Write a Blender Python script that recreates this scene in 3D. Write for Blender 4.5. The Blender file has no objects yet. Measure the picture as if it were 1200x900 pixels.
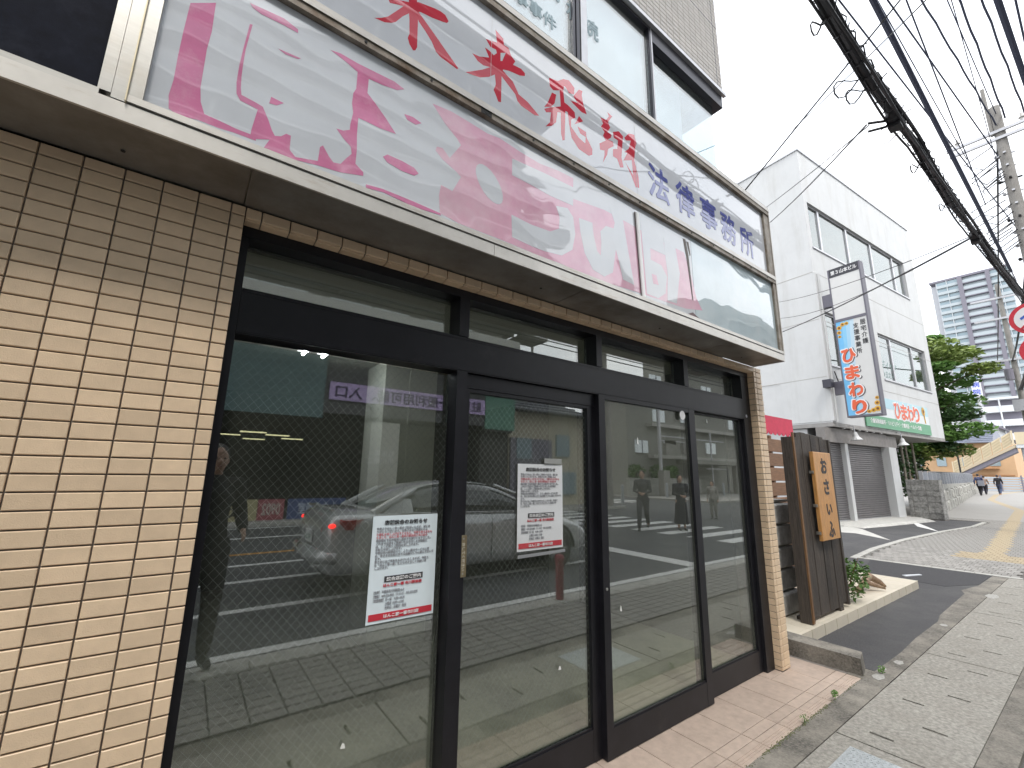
import bpy, bmesh, math, random
from mathutils import Vector, Matrix
from mathutils.geometry import tessellate_polygon
random.seed(7)
S = bpy.context.scene
COL = S.collection
R = math.radians

# ------------------------------------------------------------------ camera
cd = bpy.data.cameras.new("camera")
cam = bpy.data.objects.new("camera", cd); COL.objects.link(cam)
cam.location = (0.586, -1.798, 1.505)
cam.rotation_euler = (1.77314, -0.014484, -0.635941)
cd.sensor_width = 36; cd.lens = 15.316
cd.clip_start = 0.02; cd.clip_end = 3000
S.camera = cam

# ------------------------------------------------------------------ sky, sun, exposure
SUN_EL, SUN_AZ = 58, 205          # degrees; direction the light comes from, clockwise from +Y
W = bpy.data.worlds.new("World"); S.world = W; W.use_nodes = True
nt = W.node_tree; nt.nodes.clear()
def N(t, ty, **k):
    n = t.nodes.new(ty)
    for a, b in k.items():
        if a in n.inputs: n.inputs[a].default_value = b
        else: setattr(n, a, b)
    return n
sky = N(nt, "ShaderNodeTexSky"); sky.sky_type = 'NISHITA'; sky.sun_disc = False
sky.sun_elevation = R(SUN_EL); sky.sun_rotation = R(SUN_AZ); sky.air_density = 1.0; sky.dust_density = 3.0
tc = N(nt, "ShaderNodeTexCoord")
mp = N(nt, "ShaderNodeMapping"); mp.inputs['Scale'].default_value = (1.0, 1.0, 2.2)
no = N(nt, "ShaderNodeTexNoise"); no.inputs['Scale'].default_value = 2.2; no.inputs['Detail'].default_value = 5; no.inputs['Roughness'].default_value = .55
cr = N(nt, "ShaderNodeValToRGB")
cr.color_ramp.elements[0].position = .30; cr.color_ramp.elements[0].color = (13.0, 13.9, 15.2, 1)
cr.color_ramp.elements[1].position = .62; cr.color_ramp.elements[1].color = (18.0, 18.2, 18.5, 1)
mx = N(nt, "ShaderNodeMix"); mx.data_type = 'RGBA'; mx.inputs[0].default_value = .90
bg = N(nt, "ShaderNodeBackground"); bg.inputs['Strength'].default_value = .085
ow = N(nt, "ShaderNodeOutputWorld")
L = nt.links.new
L(tc.outputs['Generated'], mp.inputs['Vector']); L(mp.outputs[0], no.inputs['Vector']); L(no.outputs['Fac'], cr.inputs[0])
L(sky.outputs[0], mx.inputs[6]); L(cr.outputs[0], mx.inputs[7]); L(mx.outputs[2], bg.inputs['Color']); L(bg.outputs[0], ow.inputs[0])
sd = bpy.data.lights.new("sun", 'SUN'); sd.energy = 1.3; sd.angle = R(14); sd.color = (1, .95, .88)
so = bpy.data.objects.new("sun", sd); COL.objects.link(so)
a = R(SUN_AZ); dv = Vector((math.sin(a) * math.cos(R(SUN_EL)), math.cos(a) * math.cos(R(SUN_EL)), math.sin(R(SUN_EL))))
so.rotation_euler = dv.to_track_quat('Z', 'Y').to_euler(); so.location = (0, -4, 12)
S.view_settings.view_transform = 'Standard'; S.view_settings.look = 'None'; S.view_settings.gamma = 1
S.view_settings.exposure = 0.76
S.render.engine = 'CYCLES'
S.cycles.max_bounces = 10; S.cycles.transparent_max_bounces = 16; S.cycles.glossy_bounces = 6
S.cycles.diffuse_bounces = 4; S.cycles.use_denoising = True; S.cycles.caustics_reflective = False
S.cycles.caustics_refractive = False; S.cycles.sample_clamp_indirect = 6

# ------------------------------------------------------------------ materials
MATS = {}
def mat(name, col=(.5, .5, .5), rough=.7, metal=0, var=0, vscale=8, bump=0, bscale=60, rnd=0, spec=.5, coat=0, coat_rough=.03, coat_ior=1.5,
        stain=None, stain_scale=1.5, stain_lo=.5, stain_hi=.7, stain_fac=1, emit=None, estr=1, streak=None, aniso=None, detail=4, warp=0, wscale=2, bulge=False):
    if name in MATS: return MATS[name]
    m = bpy.data.materials.new(name); m.use_nodes = True
    t = m.node_tree; b = t.nodes['Principled BSDF']
    b.inputs['Base Color'].default_value = (*col, 1); b.inputs['Roughness'].default_value = rough
    b.inputs['Metallic'].default_value = metal; b.inputs['Specular IOR Level'].default_value = spec
    if coat: b.inputs['Coat Weight'].default_value = coat; b.inputs['Coat Roughness'].default_value = coat_rough; b.inputs['Coat IOR'].default_value = coat_ior
    if emit: b.inputs['Emission Color'].default_value = (*emit, 1); b.inputs['Emission Strength'].default_value = estr
    geo = t.nodes.new('ShaderNodeNewGeometry'); pos = geo.outputs['Position']
    if aniso:
        mpn = t.nodes.new('ShaderNodeMapping'); mpn.inputs['Scale'].default_value = aniso
        t.links.new(pos, mpn.inputs['Vector']); pos = mpn.outputs[0]
    cur = None
    def rgb(c):
        n = t.nodes.new('ShaderNodeRGB'); n.outputs[0].default_value = (*c, 1); return n.outputs[0]
    cur = rgb(col)
    def scale_col(cur, fac, amt):
        mr = t.nodes.new('ShaderNodeMapRange'); mr.inputs[3].default_value = 1 - amt; mr.inputs[4].default_value = 1 + amt
        t.links.new(fac, mr.inputs[0])
        vm = t.nodes.new('ShaderNodeVectorMath'); vm.operation = 'SCALE'
        t.links.new(cur, vm.inputs[0]); t.links.new(mr.outputs[0], vm.inputs['Scale']); return vm.outputs[0]
    if var:
        n = t.nodes.new('ShaderNodeTexNoise'); n.inputs['Scale'].default_value = vscale; n.inputs['Detail'].default_value = detail; n.inputs['Roughness'].default_value = .65
        t.links.new(pos, n.inputs['Vector'])
        mr0 = t.nodes.new('ShaderNodeMapRange'); mr0.inputs[1].default_value = .3; mr0.inputs[2].default_value = .7
        t.links.new(n.outputs['Fac'], mr0.inputs[0]); cur = scale_col(cur, mr0.outputs[0], var)
    if rnd:
        oi = t.nodes.new('ShaderNodeObjectInfo'); cur = scale_col(cur, oi.outputs['Random'], rnd)
    if stain:
        n = t.nodes.new('ShaderNodeTexNoise'); n.inputs['Scale'].default_value = stain_scale; n.inputs['Detail'].default_value = 7; n.inputs['Roughness'].default_value = .7
        if streak:
            mps = t.nodes.new('ShaderNodeMapping'); mps.inputs['Scale'].default_value = streak
            t.links.new(geo.outputs['Position'], mps.inputs['Vector']); t.links.new(mps.outputs[0], n.inputs['Vector'])
        else: t.links.new(geo.outputs['Position'], n.inputs['Vector'])
        mr = t.nodes.new('ShaderNodeMapRange'); mr.inputs[1].default_value = stain_lo; mr.inputs[2].default_value = stain_hi; mr.inputs[4].default_value = stain_fac
        t.links.new(n.outputs['Fac'], mr.inputs[0])
        mm = t.nodes.new('ShaderNodeMix'); mm.data_type = 'RGBA'
        t.links.new(mr.outputs[0], mm.inputs[0]); t.links.new(cur, mm.inputs[6]); mm.inputs[7].default_value = (*stain, 1); cur = mm.outputs[2]
    t.links.new(cur, b.inputs['Base Color'])
    nrm = None
    if bump:
        n = t.nodes.new('ShaderNodeTexNoise'); n.inputs['Scale'].default_value = bscale; n.inputs['Detail'].default_value = 5
        t.links.new(pos, n.inputs['Vector'])
        bp = t.nodes.new('ShaderNodeBump'); bp.inputs['Strength'].default_value = bump; bp.inputs['Distance'].default_value = .004
        t.links.new(n.outputs['Fac'], bp.inputs['Height']); t.links.new(bp.outputs[0], b.inputs['Normal']); nrm = bp
    if warp:      # sheets that are not quite flat: slow waves in the reflecting coat
        n = t.nodes.new('ShaderNodeTexNoise'); n.inputs['Scale'].default_value = wscale; n.inputs['Detail'].default_value = 1.0
        t.links.new(geo.outputs['Position'], n.inputs['Vector'])
        bp = t.nodes.new('ShaderNodeBump'); bp.inputs['Strength'].default_value = 1; bp.inputs['Distance'].default_value = 1
        def M(op, a_, b_=None, c_=None):
            q = t.nodes.new('ShaderNodeMath'); q.operation = op
            for i_, v_ in enumerate((a_, b_, c_)):
                if v_ is None: continue
                if isinstance(v_, (int, float)): q.inputs[i_].default_value = v_
                else: t.links.new(v_, q.inputs[i_])
            return q.outputs[0]
        hh = M('MULTIPLY', n.outputs['Fac'], warp)
        if bulge:      # the sheet bellies out between its top and bottom frame, more so at its right end
            sx_ = t.nodes.new('ShaderNodeSeparateXYZ'); t.links.new(geo.outputs['Position'], sx_.inputs[0])
            ang = M('MULTIPLY', M('SUBTRACT', sx_.outputs[2], 2.565), math.pi / .617)
            amp = M('MULTIPLY_ADD', M('MINIMUM', M('MAXIMUM', M('SUBTRACT', sx_.outputs[0], 3.3), 0), 1), .018, .012)
            hh = M('MULTIPLY_ADD', M('SINE', ang), amp, hh)
        t.links.new(hh, bp.inputs['Height']); t.links.new(bp.outputs[0], b.inputs['Coat Normal'])
        t.links.new(bp.outputs[0], b.inputs['Normal'])
    MATS[name] = m; return m

def glass_mat(name, ior=1.6, tint=(.93, .95, .94), dirt_haze=.0):
    m = bpy.data.materials.new(name); m.use_nodes = True; t = m.node_tree; t.nodes.clear()
    o = t.nodes.new('ShaderNodeOutputMaterial'); g = t.nodes.new('ShaderNodeBsdfGlossy'); g.inputs['Roughness'].default_value = 0.0
    g.inputs['Color'].default_value = (.97, .98, .98, 1)
    tr = t.nodes.new('ShaderNodeBsdfTransparent'); tr.inputs['Color'].default_value = (*tint, 1)
    ge = t.nodes.new('ShaderNodeNewGeometry'); mi = t.nodes.new('ShaderNodeMix'); mi.data_type = 'FLOAT'
    mi.inputs[2].default_value = ior; mi.inputs[3].default_value = 1 / ior
    t.links.new(ge.outputs['Backfacing'], mi.inputs[0])
    f = t.nodes.new('ShaderNodeFresnel'); t.links.new(mi.outputs[0], f.inputs['IOR'])
    s = t.nodes.new('ShaderNodeMixShader'); t.links.new(f.outputs[0], s.inputs[0]); t.links.new(tr.outputs[0], s.inputs[1]); t.links.new(g.outputs[0], s.inputs[2])
    last = s
    if dirt_haze:  # film of dirt, with milky reflected brightness also put into its olive colour
        d = t.nodes.new('ShaderNodeBsdfDiffuse'); d.inputs['Color'].default_value = (.56, .58, .50, 1)
        n = t.nodes.new('ShaderNodeTexNoise'); n.inputs['Scale'].default_value = 3; n.inputs['Detail'].default_value = 6
        t.links.new(ge.outputs['Position'], n.inputs['Vector'])
        mr = t.nodes.new('ShaderNodeMapRange'); mr.inputs[1].default_value = .3; mr.inputs[2].default_value = .8; mr.inputs[3].default_value = dirt_haze * .5; mr.inputs[4].default_value = dirt_haze * 1.4
        t.links.new(n.outputs['Fac'], mr.inputs[0])
        s2 = t.nodes.new('ShaderNodeMixShader'); t.links.new(mr.outputs[0], s2.inputs[0]); t.links.new(s.outputs[0], s2.inputs[1]); t.links.new(d.outputs[0], s2.inputs[2]); last = s2
    t.links.new(last.outputs[0], o.inputs[0]); MATS[name] = m; return m

# ------------------------------------------------------------------ mesh helpers
class MB:
    def __init__(s): s.v = []; s.f = []; s.mi = []
    def add(s, vs, fs, mi=0):
        o = len(s.v); s.v += [tuple(p) for p in vs]; s.f += [tuple(i + o for i in f) for f in fs]; s.mi += [mi] * len(fs); return s
    def box(s, x0, x1, y0, y1, z0, z1, mi=0):
        if x0 > x1: x0, x1 = x1, x0
        if y0 > y1: y0, y1 = y1, y0
        if z0 > z1: z0, z1 = z1, z0
        return s.add([(x0,y0,z0),(x1,y0,z0),(x1,y1,z0),(x0,y1,z0),(x0,y0,z1),(x1,y0,z1),(x1,y1,z1),(x0,y1,z1)],
                     [(0,3,2,1),(4,5,6,7),(0,1,5,4),(1,2,6,5),(2,3,7,6),(3,0,4,7)], mi)
    def cbox(s, x0, x1, y0, y1, z0, z1, c, axis='y-', mi=0):
        # box with its face towards `axis` chamfered by c
        V = {'y-': lambda u, v, w: (u, y1 - w, v), 'z+': lambda u, v, w: (u, v, z0 + w), 'x-': lambda u, v, w: (x1 - w, u, v), 'y+': lambda u, v, w: (u, y0 + w, v)}[axis]
        if axis in ('y-', 'y+'): u0, u1, v0, v1, d = x0, x1, z0, z1, y1 - y0
        elif axis == 'z+': u0, u1, v0, v1, d = x0, x1, y0, y1, z1 - z0
        else: u0, u1, v0, v1, d = y0, y1, z0, z1, x1 - x0
        p = [V(u0,v0,0),V(u1,v0,0),V(u1,v1,0),V(u0,v1,0),V(u0,v0,d-c),V(u1,v0,d-c),V(u1,v1,d-c),V(u0,v1,d-c),
             V(u0+c,v0+c,d),V(u1-c,v0+c,d),V(u1-c,v1-c,d),V(u0+c,v1-c,d)]
        return s.add(p, [(0,1,5,4),(1,2,6,5),(2,3,7,6),(3,0,4,7),(4,5,9,8),(5,6,10,9),(6,7,11,10),(7,4,8,11),(8,9,10,11)], mi)
    def prism(s, poly, y0, y1, mi=0, plane='xz'):
        # polygon in a plane, given depth
        f = (lambda a, b, d: (a, d, b)) if plane == 'xz' else ((lambda a, b, d: (a, b, d)) if plane == 'xy' else (lambda a, b, d: (d, a, b)))
        n = len(poly); tri = tessellate_polygon([[Vector((a, b, 0)) for a, b in poly]])
        vs = [f(a, b, y0) for a, b in poly] + [f(a, b, y1) for a, b in poly]
        fs = [tuple(t) for t in tri] + [tuple(i + n for i in reversed(t)) for t in tri] + [(i, (i + 1) % n, (i + 1) % n + n, i + n) for i in range(n)]
        return s.add(vs, fs, mi)
    def hull8(s, bot, top, mi=0):
        return s.add(list(bot) + list(top), [(0,3,2,1),(4,5,6,7),(0,1,5,4),(1,2,6,5),(2,3,7,6),(3,0,4,7)], mi)
    def bar(s, p0, p1, w, h=None, up=(0, 0, 1), mi=0):
        h = h or w; p0 = Vector(p0); p1 = Vector(p1); d = (p1 - p0).normalized(); u = Vector(up)
        if abs(d.dot(u)) > .99: u = Vector((1, 0, 0))
        r = d.cross(u).normalized() * w / 2; q = r.cross(d).normalized() * h / 2
        return s.hull8([p0 - r - q, p0 + r - q, p0 + r + q, p0 - r + q], [p1 - r - q, p1 + r - q, p1 + r + q, p1 - r + q], mi)
    def tube(s, pts, r, n=8, caps=True, mi=0, ell=None):
        pts = [Vector(p) for p in pts]; rs = r if isinstance(r, (list, tuple)) else [r] * len(pts)
        o = len(s.v); ref = Vector((0, 0, 1))
        d0 = (pts[1] - pts[0]).normalized()
        if abs(d0.z) > .9: ref = Vector((1, 0, 0))
        for i, p in enumerate(pts):
            d = (pts[min(i + 1, len(pts) - 1)] - pts[max(i - 1, 0)]).normalized()
            a_ = (ref - d * ref.dot(d)).normalized(); b_ = d.cross(a_); ref = a_
            ea, eb = (ell[i] if ell else (1, 1))
            for k in range(n):
                t = 2 * math.pi * k / n; q = p + a_ * math.cos(t) * rs[i] * ea + b_ * math.sin(t) * rs[i] * eb; s.v.append(tuple(q))
        for i in range(len(pts) - 1):
            for k in range(n):
                a1 = o + i * n + k; a2 = o + i * n + (k + 1) % n
                s.f.append((a1, a2, a2 + n, a1 + n)); s.mi.append(mi)
        if caps:
            s.f.append(tuple(o + k for k in range(n))[::-1]); s.mi.append(mi)
            e = o + (len(pts) - 1) * n; s.f.append(tuple(e + k for k in range(n))); s.mi.append(mi)
        return s
    def cyl(s, c, r, h, axis='z', n=16, r2=None, mi=0):
        c = Vector(c); d = {'x': (h, 0, 0), 'y': (0, h, 0), 'z': (0, 0, h)}[axis]
        return s.tube([c, c + Vector(d)], [r, r if r2 is None else r2], n, mi=mi)
    def ball(s, c, rx, ry, rz, n=10, m=7, mi=0):
        o = len(s.v)
        for i in range(m + 1):
            ph = math.pi * i / m
            for k in range(n):
                t = 2 * math.pi * k / n
                s.v.append((c[0] + rx * math.sin(ph) * math.cos(t), c[1] + ry * math.sin(ph) * math.sin(t), c[2] + rz * math.cos(ph)))
        for i in range(m):
            for k in range(n):
                a1 = o + i * n + k; a2 = o + i * n + (k + 1) % n; s.f.append((a1, a1 + n, a2 + n, a2)); s.mi.append(mi)
        return s
    def mesh(s, name, mats, smooth=False):
        me = bpy.data.meshes.new(name); me.from_pydata(s.v, [], s.f); me.update()
        for m in (mats if isinstance(mats, (list, tuple)) else [mats]): me.materials.append(m)
        if len(s.v) and any(s.mi): me.polygons.foreach_set('material_index', s.mi)
        if smooth: me.polygons.foreach_set('use_smooth', [True] * len(me.polygons))
        return me
WC = {}      # things whose parts are written in world coordinates
def link(name, me, parent=None, loc=None, rot=None, label=None, kind=None):
    o = bpy.data.objects.new(name, me); COL.objects.link(o)
    if parent:
        o.parent = parent
        if parent.name in WC: o.matrix_parent_inverse = WC[parent.name]
    if loc: o.location = loc
    if rot: o.rotation_euler = rot
    if label: o['label'] = label
    if kind: o['kind'] = kind
    return o
def part(name, mb, m, parent, label=None, kind=None, smooth=False, loc=None, rot=None):
    return link(name, mb.mesh(name, m, smooth), parent, loc, rot, label, kind)
def thing(name, label, cat, loc=(0, 0, 0), rz=0, group=None, wc=False):
    o = bpy.data.objects.new(name, None); COL.objects.link(o); o.empty_display_size = .1
    o.location = loc; o.rotation_euler = (0, 0, rz); o['label'] = label; o['category'] = cat
    if group: o['group'] = group
    if wc: WC[o.name] = (Matrix.Translation(loc) @ Matrix.Rotation(rz, 4, 'Z')).inverted()
    return o
def single(name, mb, m, label, cat, group=None, smooth=False, loc=None, rot=None):
    o = link(name, mb.mesh(name, m, smooth), None, loc, rot, label); o['category'] = cat
    if group: o['group'] = group
    return o
def struct(name, mb, m, smooth=False):
    o = link(name, mb.mesh(name, m, smooth)); o['kind'] = 'structure'; return o
def copy_tree(o, parent=None):
    c = o.copy(); COL.objects.link(c)
    if parent: c.parent = parent
    for ch in list(o.children): copy_tree(ch, c)
    return c
MIRT = {}
def text(body, size, origin, xd, ud, m, parent, name='lettering', bold=0, align='LEFT', sx=1, line=1, ext=.0008, spacing=1, label=None, shear=0, fit=None, heavy=0):
    big = size >= .1 and bold > 0; blur = min(bold, (heavy or .022) * size) if big else 0
    c = bpy.data.curves.new('txt', 'FONT'); c.body = body; c.size = size; c.offset = 0 if big else min(bold, .02 * size); c.align_x = align; c.align_y = 'CENTER'
    c.space_line = line; c.space_character = spacing; c.extrude = ext; c.shear = shear; c.resolution_u = 3
    o = bpy.data.objects.new('txt', c); COL.objects.link(o)
    dg = bpy.context.evaluated_depsgraph_get(); me = bpy.data.meshes.new_from_object(o.evaluated_get(dg))
    bpy.data.objects.remove(o); bpy.data.curves.remove(c)
    if big:           # heavy stroke: the glyph laid round itself, each copy a hair prouder
        vs = [v.co.copy() for v in me.vertices]; fs = [tuple(p.vertices) for p in me.polygons]; V_, F_ = [], []
        for q in range(9):
            dx, dy = (0, 0) if q == 8 else (blur * math.cos(q * math.pi / 4), blur * math.sin(q * math.pi / 4))
            F_ += [tuple(i + len(V_) for i in f) for f in fs]; V_ += [(v.x + dx, v.y + dy, v.z + q * .00006) for v in vs]
        me = bpy.data.meshes.new('txt'); me.from_pydata(V_, [], F_); me.update()
    xd = Vector(xd).normalized(); ud = Vector(ud).normalized(); nd = xd.cross(ud)
    if fit:
        xs = [v.co.x for v in me.vertices]; ys = [v.co.y for v in me.vertices]
        w, h = max(xs) - min(xs), max(ys) - min(ys); cx, cy = (max(xs) + min(xs)) / 2, (max(ys) + min(ys)) / 2
        for v in me.vertices: v.co.x = (v.co.x - cx) * fit[0] / w; v.co.y = (v.co.y - cy) * fit[1] / h
    M = Matrix(((xd.x * sx, ud.x, nd.x, origin[0]), (xd.y * sx, ud.y, nd.y, origin[1]), (xd.z * sx, ud.z, nd.z, origin[2]), (0, 0, 0, 1)))
    me.transform(M); me.materials.clear(); me.materials.append(m); me.name = name
    o = link(name, me, parent, label=label)
    return o
FX, FU = (1, 0, 0), (0, 0, 1)       # lettering that faces -Y
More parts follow.
